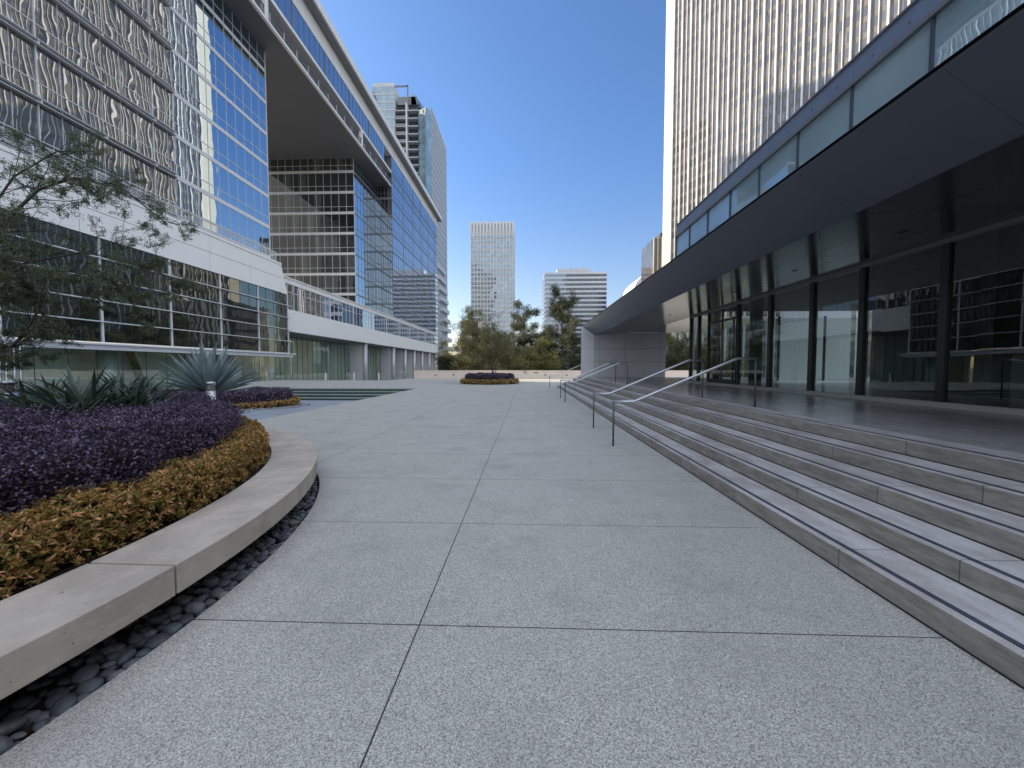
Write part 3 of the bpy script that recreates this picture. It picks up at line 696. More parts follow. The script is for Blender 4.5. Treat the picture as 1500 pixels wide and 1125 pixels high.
# ------------------------------------------------------------------ high-rise with white fins on the right
hr = thing('high_rise', 'towering office high-rise with white vertical fins over bronze windows', 'high-rise', (70, 130, -4.2))
o = np.array((54.4, 154.0)); d = np.array((.52, -.854)); d /= np.linalg.norm(d); n = np.array((-d[1]*-1, -d[0])) ; n = np.array((d[1], -d[0]))
BAY = 3.6; NB = 27; HT = 174.0
def mat_bronze():
    t = NT('bronze_facade'); g = t.n('NewGeometry'); p = g.outputs['Position']; q = t.n('SeparateXYZ', {0: p})
    v = t.math('DIVIDE', t.math('ADD', q.outputs[2], 2.0), 3.9); fv = t.math('FRACT', v)
    u = t.math('DIVIDE', q.outputs[1], 1.537)
    wn_ = t.n('TexWhiteNoise', {'Vector': t.n('CombineXYZ', {0: t.math('FLOOR', u), 1: t.math('FLOOR', v), 2: 1.0})}, noise_dimensions='3D')
    win = t.math('GREATER_THAN', fv, .36)
    f = t.noise(p, .4, 4)
    sp = t.mix(f, (.185,.174,.165), (.215,.203,.192))
    bl = t.ramp(wn_.outputs[0], [(0,(.075,.076,.08)),(.5,(.10,.10,.102)),(.8,(.135,.132,.13)),(1,(.19,.18,.17))])
    d_ = t.n('BsdfDiffuse', {'Color': t.mix(win, sp, bl)}); gl = t.n('BsdfGlossy', {'Color': (.85,.82,.8), 'Roughness': .03})
    return t.surf(t.n('MixShader', {0: t.math('MULTIPLY', win, .10), 1: d_, 2: gl}))
M['bronze'] = mat_bronze()
for i in range(NB):
    t0 = 1.3 + BAY*i
    q = MB().oquad(o, d, n, t0, t0+BAY, -4.2, HT-6).build('window_strip', M['bronze'], hr)
    MB().obox(o, d, n, t0-.20, t0+.20, -4.2, HT, 0.0, .55).build('fin', M['fin_stone'], hr)
    MB().obox(o, d, n, t0+BAY/2-.075, t0+BAY/2+.075, -4.2, HT-3, 0.0, .36).build('fin', M['fin_stone'], hr)
e1 = o + d*(1.3 + BAY*NB); c60 = np.array((d[0]*.5 - d[1]*.866, d[0]*.866 + d[1]*.5)); L = 1.3 + BAY*NB
e2 = o + c60*L
b = MB(); b.prism([tuple(o + d*.95 - n*.03), tuple(e1 - n*.03), tuple(e2 - n*.03 + d*.5), tuple(o - n*.03 + np.array((-1.6, 1.9)) + n*.0)], -4.2, HT-.5)
b.build('tower_body', M['cream'], hr)

# ------------------------------------------------------------------ distant towers
def boxtower(root, x0, x1, y0, y1, z1, mat, name='tower_body'): return MB().box(x0, x1, y0, y1, -4.2, z1).build(name, mat, root)
# ribbed tower
Y3 = 400.0; A, B_, H3 = -56.6, -13.6, 148.0
t3 = thing('ribbed_tower', 'slim distant tower with pale ribs flaring at its top', 'high-rise', (-35, Y3, -4.2))
boxtower(t3, A+.3, B_-.3, Y3+.3, Y3+42, H3-1, M['pale_wall'])
zz = [H3 - 17 - 4.6*k for k in range(0, 29)]
for k, z in enumerate(zz):
    if z < 0: break
    q = MB().box(A+.2, B_-.2, Y3+.1, Y3+.28, z, z+3.0).build('window', M['g_far'], t3)
for k in range(14):
    x = A + (B_-A)*k/13
    b = MB(); b.box(x-.3, x+.3, Y3-.9, Y3+.1, -4.2, H3-14); b.add([(x-.35,Y3-.9,H3-14),(x+.35,Y3-.9,H3-14),(x+.35,Y3+.1,H3-14),(x-.35,Y3+.1,H3-14),(x-1.2,Y3-1.6,H3),(x+1.2,Y3-1.6,H3),(x+1.2,Y3+.1,H3),(x-1.2,Y3+.1,H3)],
        [(0,1,5,4),(1,2,6,5),(3,0,4,7),(4,5,6,7)]); b.build('rib', M['pale_wall'], t3)
b = MB()
for k in range(10):
    y = Y3 + 2 + 4.2*k; b.box(B_-.3, B_+.6, y-.4, y+.4, -4.2, H3)
    b.box(A-.6, A+.3, y-.4, y+.4, -4.2, H3)
b.build('side_rib', M['pale_wall'], t3)
for x in (-47.5, -38): MB().tube([(x,Y3+10,H3-1),(x,Y3+10,H3+8)], .25, 6).build('antenna', M['grey_metal'], t3)
# banded tower
Y4 = 350.0; A, B_, H4 = 16.0, 71.0, 85.6
t4 = thing('banded_tower', 'broad distant office tower with white and blue horizontal bands', 'high-rise', (43, Y4, -4.2))
boxtower(t4, A+.2, B_-.2, Y4+.2, Y4+40, H4-.5, M['g_blue'])
for k in range(23):
    z = H4 - 2.2 - 4.0*k
    if z < -4: break
    MB().box(A, B_, Y4, Y4+40.2, z, z+1.65).build('white_band', M['band_panel'], t4)
b = MB()
for k in range(24): b.box(A + 2.35*k - .1, A + 2.35*k + .1, Y4+.1, Y4+.22, -4, H4-1)
b.build('mullion', M['grey_metal'], t4)
b = MB(); b.box(27.5, 57.5, Y4+6, Y4+34, H4-.4, H4+4.2); b.build('penthouse', M['pale_wall'], t4)
MB().tube([(41,Y4+15,H4+4),(41,Y4+15,H4+9.5)], .2, 6).build('antenna', M['grey_metal'], t4)
# dark finned tower
t5 = thing('dark_tower', 'dark distant tower with pale vertical stripes beside the finned high-rise', 'high-rise', (84, 250, -4.2))
boxtower(t5, 79.2, 100, 250, 275, 82, M['g_bronze'])
for k in range(8): MB().box(79.2 + 2.4*k, 79.75 + 2.4*k, 249.4, 250, -4.2, 82).build('stripe', M['cream'], t5)
MB().box(83.5, 100, 249.7, 275, 82, 85).build('plant_room', M['interior_dark'], t5)
# white building with a curved roof
t6 = thing('curved_roof_building', 'white distant building with a curved roof beyond the canopy', 'building', (87, 300, -4.2))
boxtower(t6, 79, 130, 300, 340, 56, M['g_blue'])
b = MB()
prof = [(79 + 51*s, 56 + 14*math.sin(PI*.5*min(1, s*6))) for s in np.linspace(0, 1, 14)]
b.add([(x,299,z) for x,z in prof] + [(x,341,z) for x,z in prof] + [(130,299,55),(79,299,55)], [(i,i+1,i+15,i+14) for i in range(13)] + [tuple(range(14)) + (28,29)])
b.build('curved_roof', M['white_panel'], t6)
for k in range(5): MB().box(78.6, 130.3, 299.5, 300, 50 - 9*k, 53 - 9*k).build('white_band', M['white_panel'], t6)
# tall glass tower behind the office building
YG = 205.0
tg = thing('glass_tower', 'tall teal glass tower with stacked balconies behind the office block', 'high-rise', (-62, YG, -4.2))
def gx(px): return -(771-px)/570*YG
xa, xb, xc, xd = gx(552)-1, gx(583)-.7, gx(616)-.5, gx(634)-.4
for k in range(40):
    z0 = -4 + 3.95*k; z1 = z0 + 3.95
    if z1 < 148.5:
        q = MB().quad((xa,YG,z0),(xb,YG,z0),(xb,YG,z1),(xa,YG,z1)).build('window', M['g_teal'], tg)
        f = MB(); f.box(xa, xb, YG-.15, YG-.002, z0-.3, z0+.3)
        for j in range(6): f.box(xa + (xb-xa)*j/5 - .08, xa + (xb-xa)*j/5 + .08, YG-.12, YG-.003, z0+.3, z1-.3)
        f.build('window_frame', M['pale_wall'], q)
    if z1 < 138:
        MB().box(xb+.1, xc-.1, YG+.2, YG+3, z0+3.45, z0+3.95).build('balcony_slab', M['side_wall'], tg)
        b = MB(); b.box(xb+.1, (xb+xc)/2, YG+.15, YG+.19, z0+.1, z0+1.1); b.build('balcony_rail', M['grey_metal'], tg)
        q = MB().add([(xc,YG+1,z0),(xd-2,YG-1.5,z0),(xd,YG+1,z0),(xd,YG+1,z1),(xd-2,YG-1.5,z1),(xc,YG+1,z1)], [(0,1,4,5),(1,2,3,4)]).build('corner_window', M['g_teal'], tg)
        f = MB(); f.box(xd-3.6, xd-2.6, YG-.95, YG-.5, z0+1.6, z0+3.0); f.build('opening', M['navy_metal'], q)
MB().box(xb, xc, YG+3, YG+5, -4.2, 139).build('recess_wall', M['interior_dark'], tg)
MB().box((xb+xc)/2-.4, (xb+xc)/2+.4, YG+.1, YG+3, -4.2, 138).build('pier', M['pale_wall'], tg)
b = MB(); b.box(xa+.1, xd-.05, YG+5, YG+40, -4.2, 137); b.box(xa+.1, xb-.1, YG+.1, YG+20, -4.2, 147.9); b.build('tower_body', M['pale_wall'], tg)
b = MB()
for k in range(9): b.box(xd-.04, xd+.12, YG+1.2+4.3*k, YG+5.3+4.3*k, -4.2, 136.6 - .25*k)
b.build('side_wall', M['side_wall'], tg)
b = MB()
for k in range(34): b.box(xd+.121, xd+.2, YG+1, YG+40, 2+4*k, 2.25+4*k)
b.build('side_joint', M['grey_metal'], tg)
for k in range(9): MB().box(xd, xd+1.3+.2*k, YG+16+2.2*k-6, YG+30+1.5*k, 56-5.6*k, 58.3-5.6*k).build('balcony_ledge', M['band_panel'], tg)
b = MB(); b.box(xb, xc-5, YG+.3, YG+.8, 146, 146.7); b.box(xc-5.6, xc-5, YG+.3, YG+.8, 138, 146.7); b.box(xb+1, xc-1, YG+2, YG+14, 138, 142); b.build('roof_frame', M['grey_metal'], tg)
b = MB(); b.add([(xc-4,YG+2,138),(xc-1,YG+2,138),(xc+3,YG+10,138),(xc-4,YG+2,144),(xc-2,YG+2,143),(xc+3,YG+10,138.2)],[(0,1,4,3),(1,2,5,4),(0,3,5,2),(3,4,5)]); b.build('roof_screen', M['g_teal'], tg)
t9 = thing('annex_building', 'low annex with pale piers and dark windows behind the pavilion', 'building', (50, 135, -4.2))
boxtower(t9, 37, 64, 128.4, 150, 24, M['bronze'])
for k in range(12): MB().box(37 + 2.4*k, 37.7 + 2.4*k, 127.6, 128.4, -4.2, 24.4).build('pier', M['cream'], t9)
# low buildings between the trees
t7 = thing('low_building', 'small pale low building beside the ribbed tower', 'building', (-58, 330, -4.2))
boxtower(t7, -56, -40, 330, 350, 41, M['cream']); 
for k in range(6): MB().box(-55, -41, 329.8, 330, 5+6*k, 8+6*k).build('window', M['g_blue'], t7)
# unseen tower placed to throw its shadow on the finned high-rise
t8 = thing('shadow_tower', 'unseen stepped tower placed to shade the finned high-rise', 'high-rise', (-108, 165, -4.2))
boxtower(t8, -118, -98, 149, 187, 176, M['pale_wall']); boxtower(t8, -118, -98, 187, 195, 160, M['pale_wall'], 'lower_wing')

# ------------------------------------------------------------------ round planter with floating stone seat
pl = thing('round_planter', 'large round planter edged by a floating curved stone seat', 'planter', (cx, cy, 0))
def ring(r0, r1, z0, z1, a0, a1, seg, mb=None):
    b = mb or MB(); A = np.linspace(a0, a1, seg+1); v = []
    for a in A:
        c, s = math.cos(a), math.sin(a)
        v += [(cx+r0*c, cy+r0*s, z0), (cx+r1*c, cy+r1*s, z0), (cx+r1*c, cy+r1*s, z1), (cx+r0*c, cy+r0*s, z1)]
    f = []
    for i in range(seg):
        k = i*4
        for j in range(4): f.append((k+j, k+4+j, k+4+(j+1)%4, k+(j+1)%4))
    f += [(0,1,2,3), tuple(seg*4+j for j in (3,2,1,0))]
    return b.add(v, f)
R1, R0 = 5.98, 5.42
joints = [-2.6, -1.9, -1.24, -.625, -.010, .565, .80+.22, 1.36, 1.78, 2.3, 2.9, 3.4]
joints = [math.atan2(2.23-cy, -2.09-cx)]                           # the joint seen close to the viewer
ja = joints[0]
cuts = sorted([ja - .62*k for k in range(0, 6)] + [ja + .33*k for k in range(1, 11)])
for a, c in zip(cuts[:-1], cuts[1:]): ring(R0, R1, .215, .40, a + .0014, c - .0014, 24).build('seat_slab', M['bench'], pl, bevel=.006)
ring(R0-.12, R0+.10, -.05, .34, -PI, PI*.999, 160).build('plinth', M['dark_metal'], pl)
b = MB(); A = np.linspace(0, 2*PI, 81)[:-1]
b.add([(cx+R0*math.cos(a), cy+R0*math.sin(a), .33) for a in A] + [(cx+3.4*math.cos(a), cy+3.4*math.sin(a), .52) for a in A] + [(cx,cy,.6)],
      [(i,(i+1)%80,80+(i+1)%80,80+i) for i in range(80)] + [(80+i,80+(i+1)%80,160) for i in range(80)])
b.build('soil', M['soil'], pl, True)
b = MB(); ring(4.9, 6.02, -.12, -.075, -PI, PI*.999, 120, b); tag(b.build('gravel_bed', M['soil']), kind='stuff')

# pebbles in the gap under the seat
def pebble_mesh(seed):
    import bmesh
    bm = bmesh.new(); bmesh.ops.create_icosphere(bm, subdivisions=3, radius=1)
    r = random.Random(seed); off = Vector((seed*3.1, seed*1.7, 0)); sx, sy, sz = 1, r.uniform(.68,.9), r.uniform(.42,.6)
    for v in bm.verts:
        k = 1 + .16*mnoise.noise(v.co*.9 + off); v.co = Vector((v.co.x*sx, v.co.y*sy, v.co.z*sz))*k
    me = bpy.data.meshes.new('pebble'); bm.to_mesh(me); bm.free()
    me.polygons.foreach_set('use_smooth', [True]*len(me.polygons)); return me
def mat_pebble():
    t = NT('beach_pebble'); oi = t.n('ObjectInfo'); p = t.obj(); f = t.noise(p, 2.5, 5)
    c = t.ramp(oi.outputs['Random'], [(0,(.07,.082,.095)),(.35,(.12,.138,.155)),(.7,(.18,.20,.22)),(1,(.30,.31,.32))])
    c = t.mix(t.range(f, .35, .7, 0, .5), c, (.05,.056,.064))
    b = t.principled(Base_Color=c, Roughness=.48)
    t.set(b, 'Normal', t.n('Bump', {'Strength': .15, 'Distance': .02, 'Height': t.noise(p, 9, 4)}))
    return t.surf(b)
pm = mat_pebble(); pmesh = [pebble_mesh(s) for s in range(6)]
for m_ in pmesh: m_.materials.append(pm)
placed = []; pr = random.Random(5)
tries = 0
while len(placed) < 300 and tries < 60000:
    tries += 1
    a = pr.uniform(-.24, .56) if pr.random() < .9 else pr.uniform(.56, .7)
    rr = pr.uniform(5.70, 5.965); s = pr.uniform(.024, .064)*(1.12 if a < .15 else .9)
    x, y = cx + rr*math.cos(a), cy + rr*math.sin(a)
    if rr + s > 5.995: continue
    if any((x-q[0])**2 + (y-q[1])**2 < (.74*(s+q[2]))**2 for q in placed[-400:]): continue
    placed.append((x, y, s))
first = None
for i, (x, y, s) in enumerate(placed):
    o_ = bpy.data.objects.new('pebble', pmesh[i % 6]); C.objects.link(o_)
    o_.location = (x, y, -.075 + s*.5 + pr.uniform(0, .02)); o_.scale = (s, s, s); o_.rotation_euler = (pr.uniform(-.3,.3), pr.uniform(-.3,.3), pr.uniform(0, 6.3))
    tag(o_, 'smooth dark grey pebble in the gap under the curved seat', 'pebble', 'dark pebbles under the curved seat')
V = []; Q = []; base = pmesh[0]
bv = np.empty(len(base.vertices)*3, 'f'); base.vertices.foreach_get('co', bv); bv = bv.reshape(-1,3)
import bmesh as _b
bm = _b.new(); _b.ops.create_icosphere(bm, subdivisions=2, radius=1); lv = np.array([v.co[:] for v in bm.verts]); lf = np.array([[v.index for v in f.verts] for f in bm.faces]); bm.free()
k = 0
for i in range(1500):
    a = pr.uniform(-.5, 1.7); rr = pr.uniform(5.5, 5.95); s = pr.uniform(.02, .05)
    rot = pr.uniform(0, 6.3); c_, s_ = math.cos(rot), math.sin(rot)
    p_ = lv*np.array((s, s*.75, s*.5)); p_ = np.stack([p_[:,0]*c_ - p_[:,1]*s_, p_[:,0]*s_ + p_[:,1]*c_, p_[:,2]], 1) + np.array((cx+rr*math.cos(a), cy+rr*math.sin(a), -.08 + s*.3))
    V.append(p_); Q.append(lf + k); k += len(lv)
tag(link('pebble_bed', np_mesh('pebble_bed', np.concatenate(V), np.concatenate(Q)), pm, None, True), kind='stuff')

# ------------------------------------------------------------------ hedges
M['purple'] = leaf_mat('purple_leaf', [(.045,.033,.06),(.08,.058,.10),(.125,.092,.15),(.20,.155,.24),(.11,.05,.075)], .12, .36, .5)
M['orange'] = leaf_mat('orange_leaf', [(.15,.17,.045),(.26,.24,.06),(.40,.28,.07),(.62,.33,.10),(.78,.40,.17),(.85,.46,.26),(.30,.27,.07),(.18,.20,.05)], .22, .5, .3)
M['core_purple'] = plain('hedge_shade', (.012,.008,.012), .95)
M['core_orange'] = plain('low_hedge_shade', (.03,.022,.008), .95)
def n2(x, y, s, o=0.0): return mnoise.noise(Vector((x*s + o, y*s - o, o)))
def ring_hedge(name, label, C0, r0, r1, a0, a1, zb, zt, count, lmat, cmat, ln, wd, kind, lump=.08, lscale=1.6, rosette=0, holes=()):
    """a hedge round a circle: leaf shell over a dark core; the profile is a rounded box"""
    root = thing(name, label, 'hedge', (C0[0] + (r0+r1)/2*math.cos((a0+a1)/2), C0[1] + (r0+r1)/2*math.sin((a0+a1)/2), zb))
    hw = (r1-r0)/2; hm = (r0+r1)/2; hh = zt - zb; full = abs(a1-a0) > 6.2
    def surf(a, q, inset=0.0):
        # q runs 0..1 over the profile: inner side up, across the top, outer side down
        per = [hh*.8, 2*hw, hh*.8]; tot = sum(per); d_ = q*tot
        if d_ < per[0]: s_, z_ = -hw, zb + .2*hh + d_
        elif d_ < per[0]+per[1]: s_, z_ = -hw + (d_-per[0]), zt
        else: s_, z_ = hw, zt - (d_-per[0]-per[1])
        e = min(hw, hh)*.38                                 # round the shoulders
        ds = max(0, abs(s_) - (hw-e)); dz = max(0, z_ - (zt-e))
        L_ = math.hypot(ds, dz)
        if L_ > e: k_ = e/L_; s_ = math.copysign(hw-e+ds*k_, s_); z_ = zt-e+dz*k_ if dz > 0 else z_
        rr = hm + s_; x, y = C0[0]+rr*math.cos(a), C0[1]+rr*math.sin(a)
        nr, nz = (s_/hw)**3, ((z_-zb)/hh)**3
        l_ = lump*(n2(x, y, lscale, z_) + .5*n2(x, y, lscale*3, z_+5)) - inset
        x += nr*l_*math.cos(a); y += nr*l_*math.sin(a); z_ += nz*l_
        return (x, y, z_), (nr*math.cos(a), nr*math.sin(a), nz + .05)
    na = max(24, int(abs(a1-a0)*hm/.16)); nq = 18
    V = [surf(a0+(a1-a0)*i/na, j/nq, .085*min(1, hh*2))[0] for i in range(na+1) for j in range(nq+1)]
    F = [(i*(nq+1)+j, (i+1)*(nq+1)+j, (i+1)*(nq+1)+j+1, i*(nq+1)+j+1) for i in range(na) for j in range(nq)]
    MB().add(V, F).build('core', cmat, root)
    P = np.empty((count,3)); N = np.empty((count,3))
    for i in range(count):
        p_, n_ = surf(random.uniform(a0, a1), random.random(), random.uniform(-.02, .07)); P[i] = p_; N[i] = n_
    for hx, hy, hr_ in holes:
        ok_ = (P[:,0]-hx)**2 + (P[:,1]-hy)**2 > hr_**2; P = P[ok_]; N = N[ok_]
    count = len(P)
    if rosette:
        N = unit(N*1.0 + rng.normal(size=N.shape)*.45 + np.array((0,0,.5)))
        k_ = rosette
        Pr = np.repeat(P, k_, 0); Nr = np.repeat(N, k_, 0)
        Dr = unit(Nr*.55 + unit(np.cross(Nr, rng.normal(size=Nr.shape)))*1.0)
        sc_ = np.repeat(rng.uniform(.7, 1.25, count), k_)
        leaves('foliage', Pr + Nr*rng.uniform(-.015,.012,(len(Pr),1)), Dr, ln*sc_*rng.uniform(.7,1.2,len(Pr)), wd*sc_, lmat, root)
    else:
        D = unit(N*.7 + rng.normal(size=N.shape)*.9)
        leaves('foliage', P - D*ln*.5, D, ln*rng.uniform(.65,1.25,count), wd*rng.uniform(.7,1.2,count), lmat, root)
    return root
ph = ring_hedge('purple_hedge', 'large dark purple hedge filling the round planter in front', (cx,cy), 2.7, 5.04, -.55, 2.2, .38, 1.09, 210000, M['purple'], M['core_purple'], .024, .0175, 'p', .15, 1.5, holes=[(-5.75,4.45,.3),(-5.15,4.25,.33),(-4.95,4.75,.28),(-5.6,5.2,.3)])
# loose shoots standing out of the purple hedge
sh = MB(); SP = []; SD = []
for i in range(2300):
    a = random.uniform(-.5, 2.0); rr = random.uniform(2.8, 5.0); x, y = cx+rr*math.cos(a), cy+rr*math.sin(a)
    h = random.uniform(.07, .26); z = .98 + .08*n2(x,y,1.5); dv = Vector((random.gauss(0,.4), random.gauss(0,.4), 1)).normalized()
    if rr > 4.8: dv = Vector((math.cos(a)*1.2, math.sin(a)*1.2, random.uniform(-.2,1))).normalized(); z -= random.uniform(0,.35)
    p0 = Vector((x,y,z)); sh.tube([p0, p0+dv*h], [.0025,.0012], 3)
    for j in range(int(6 + h*50)):
        q_ = p0 + dv*h*random.uniform(.15,1); SP.append(q_[:]); SD.append((Vector((random.gauss(0,1),random.gauss(0,1),random.gauss(.2,.7))).normalized())[:])
sh.build('shoot', M['core_purple'], ph)
leaves('shoot_leaf', np.array(SP), np.array(SD), rng.uniform(.016,.03,len(SP)), rng.uniform(.012,.018,len(SP)), M['purple'], ph)
ring_hedge('orange_hedge', 'low orange and olive hedge along the inside of the curved stone seat', (cx,cy), 4.74, 5.34, -.6, 2.0, .30, .72, 20000, M['orange'], M['core_orange'], .040, .0125, 'o', .07, 3.0, rosette=9)

# second planter by the lobby
c2 = (-14.4, 18.2); zb2 = ramp_z(17.5)
p2 = thing('round_bed', 'round gravel bed with the big agave on the slate court', 'planting bed', (c2[0], c2[1], zb2))
b = MB(); n_ = 60
b.add([(c2[0]+3.25*math.cos(2*PI*i/n_), c2[1]+3.25*math.sin(2*PI*i/n_), ramp_z(c2[1]+3.25*math.sin(2*PI*i/n_))+.01) for i in range(n_)] + [(c2[0],c2[1],zb2+.2)], [(i,(i+1)%n_,n_) for i in range(n_)])
b.build('gravel', plain('dark_gravel', (.10,.105,.115), .8, var=.45, scale=25, bump=.8, bscale=40), p2, True)
b = MB()
for i in range(420):
    a = random.uniform(-2.9, .9); rr = random.uniform(2.95, 3.5); x, y = c2[0]+rr*math.cos(a), c2[1]+rr*math.sin(a); s = random.uniform(.04,.09)
    b.add(lv[:, :]*np.array((s, s*.8, s*.5)) + np.array((x, y, ramp_z(y)+.01+s*.2)), [tuple(f) for f in lf])
tag(b.build('bed_pebble', pm, p2, True), kind='stuff')
ring_hedge('purple_hedge', 'dark purple hedge under the big blue agave on the slate court', c2, .9, 2.75, -3.3, 1.2, zb2, zb2+.80, 14000, M['purple'], M['core_purple'], .07, .05, 'p', .10, 1.5)
ring_hedge('orange_hedge', 'low golden hedge ringing the bed of the big blue agave', c2, 2.6, 3.05, -3.3, 1.2, zb2-.02, zb2+.30, 2600, M['orange'], M['core_orange'], .075, .028, 'o', .05, 3.0, rosette=5)
# island bed at the far end
c3 = (-3.5, 36.9)
ring_hedge('purple_hedge', 'dark purple hedge under the small tree at the far end of the plaza', c3, .1, 2.35, 0, 2*PI, .05, .92, 6000, M['purple'], M['core_purple'], .12, .09, 'p', .12, 1.2)
ring_hedge('orange_hedge', 'low golden hedge ringing the island bed at the far end', c3, 2.0, 2.75, 0, 2*PI, 0, .40, 2200, M['orange'], M['core_orange'], .11, .045, 'o', .07, 2.0, rosette=5)

# ------------------------------------------------------------------ agave, aloes
def blade(mb, p0, az, el0, L, W, T, curl, twist=0.0, m=9):
    """a thick pointed leaf with a grooved upper side"""
    p = Vector(p0); el = el0; v = []; prof = [(0,.55),(.12,.75),(.3,1.0),(.5,.98),(.68,.8),(.82,.55),(.92,.28),(1,.02)]
    prev = 0
    for s, wv in prof:
        p = p + Vector((math.cos(az)*math.cos(el), math.sin(az)*math.cos(el), math.sin(el)))*(s-prev)*L; el += curl*(s-prev); prev = s
        side = Vector((-math.sin(az), math.cos(az), 0)); nrm = Vector((-math.cos(az)*math.sin(el), -math.sin(az)*math.sin(el), math.cos(el)))
        w_, t_ = W*wv*.5, T*max(.15, wv)
        v += [p + side*w_ + nrm*t_*.9, p + nrm*t_*.15, p - side*w_ + nrm*t_*.9, p - side*w_*.55 - nrm*t_*.7, p + side*w_*.55 - nrm*t_*.7]
    k = len(prof); f = [(i*5+j, i*5+(j+1)%5, (i+1)*5+(j+1)%5, (i+1)*5+j) for i in range(k-1) for j in range(5)]
    mb.add(v, [q[::-1] for q in f])
def mat_agave(name, a, b_, edge):
    t = NT(name); g = t.n('NewGeometry'); p = t.pos()
    c = t.mix(g.outputs['Random Per Island'], a, b_); c = t.mix(t.range(t.noise(p, 6, 4), .4, .7, 0, .4), c, edge)
    return t.surf(t.principled(Base_Color=c, Roughness=.5))
M['agave'] = mat_agave('agave_leaf', (.13,.18,.18), (.25,.32,.32), (.16,.20,.17))
M['aloe'] = mat_agave('aloe_leaf', (.035,.065,.045), (.085,.125,.085), (.08,.08,.045))
b = MB(); ar = random.Random(3); gx_, gy_ = c2[0]-.55, c2[1]-.3
for i in range(64):
    q_ = i/64; az = i*2.39996; el = R(2) + R(80)*q_**1.15 + ar.uniform(-.07,.07)
    blade(b, (gx_+.18*math.cos(az)*(1-q_), gy_+.18*math.sin(az)*(1-q_), zb2+.62+.25*q_), az, el, ar.uniform(2.0,2.45)*(1-.06*q_), .31, .05, ar.uniform(-.12,.10))
for i in range(16):
    az = i*.393+ar.uniform(-.1,.1); blade(b, (gx_,gy_,zb2+.58), az, R(1)+ar.uniform(-.1,.1), ar.uniform(1.8,2.3), .34, .05, ar.uniform(-.25,.05))
tag(b.build('agave', M['agave'], smooth=False), 'huge blue-grey agave with stiff radiating leaves by the lobby', 'agave')
AL = [(-5.75,4.45,.9,'dark green strappy aloe clump nearest the left picture edge'),(-5.15,4.25,1.0,'broadest dark green aloe clump in the purple hedge'),
      (-4.95,4.75,.85,'dark green aloe clump at the right end of the aloe row'),(-5.6,5.2,.9,'dark green aloe clump behind the others near the steel light')]
for j, (x, y, s, l) in enumerate(AL):
    b = MB()
    for i in range(80):
        t_ = i/80; az = i*2.39996 + j; el = R(14) + R(62)*t_ + ar.uniform(-.12,.12)
        blade(b, (x+ar.uniform(-.14,.14), y+ar.uniform(-.14,.14), .91 + .08*t_), az, el, ar.uniform(.48,.78)*s, .046, .012, ar.uniform(-1.7,-.4)*(1-.6*t_))
    tag(b.build('aloe', M['aloe']), l, 'aloe', 'aloes in the round planter')

# ------------------------------------------------------------------ bollard lights and spotlight
def bollard(x, y, z0, z1, r, label):
    t = thing('bollard_light', label, 'bollard light', (x, y, z0), 'steel bollard lights in the planter')
    MB().cyl(x, y, z0, z1-.17, r, 28).build('shaft', M['steel'], t, True)
    b = MB()
    for k in range(4): b.cyl(x, y, z1-.165+.025*k, z1-.152+.025*k, r*.97, 28)
    b.build('louvre', M['grey_metal'], t)
    MB().cyl(x, y, z1-.17, z1-.055, r*.7, 20).build('lens', M['white_panel'], t, True)
    MB().cyl(x, y, z1-.06, z1, r, 28).build('cap', M['steel'], t, True)
bollard(-5.85, 7.0, .4, 1.32, .072, 'brushed steel bollard light in front of the agave')
bollard(-7.35, 5.25, .4, 1.40, .085, 'brushed steel bollard light beside the thin tree stakes at the left')
t = thing('tree_stake', 'thin pale stakes standing behind the left bollard light', 'stake', (-8.0, 5.75, .4))
for dx in (-.16, -.06, .07, .17): MB().tube([(-8.0+dx,5.75,.4),(-8.0+dx*1.05,5.75,1.98+abs(dx))], .012, 6).build('stake', M['steel'], t, True)
MB().tube([(-9.2,5.75,1.30),(-6.9,5.75,1.32)], .008, 6).build('tie', M['steel'], t)
t = thing('spotlight', 'tilted grey garden spotlight at the left picture edge', 'spotlight', (-4.62, 3.1, .8))
MB().tube([(-4.75,3.12,1.19),(-4.42,3.12,1.0)], [.07,.075], 20).build('housing', M['grey_metal'], t, True)
MB().tube([(-4.6,3.12,.5),(-4.6,3.12,1.05)], .012, 8).build('stem', M['dark_metal'], t, True)

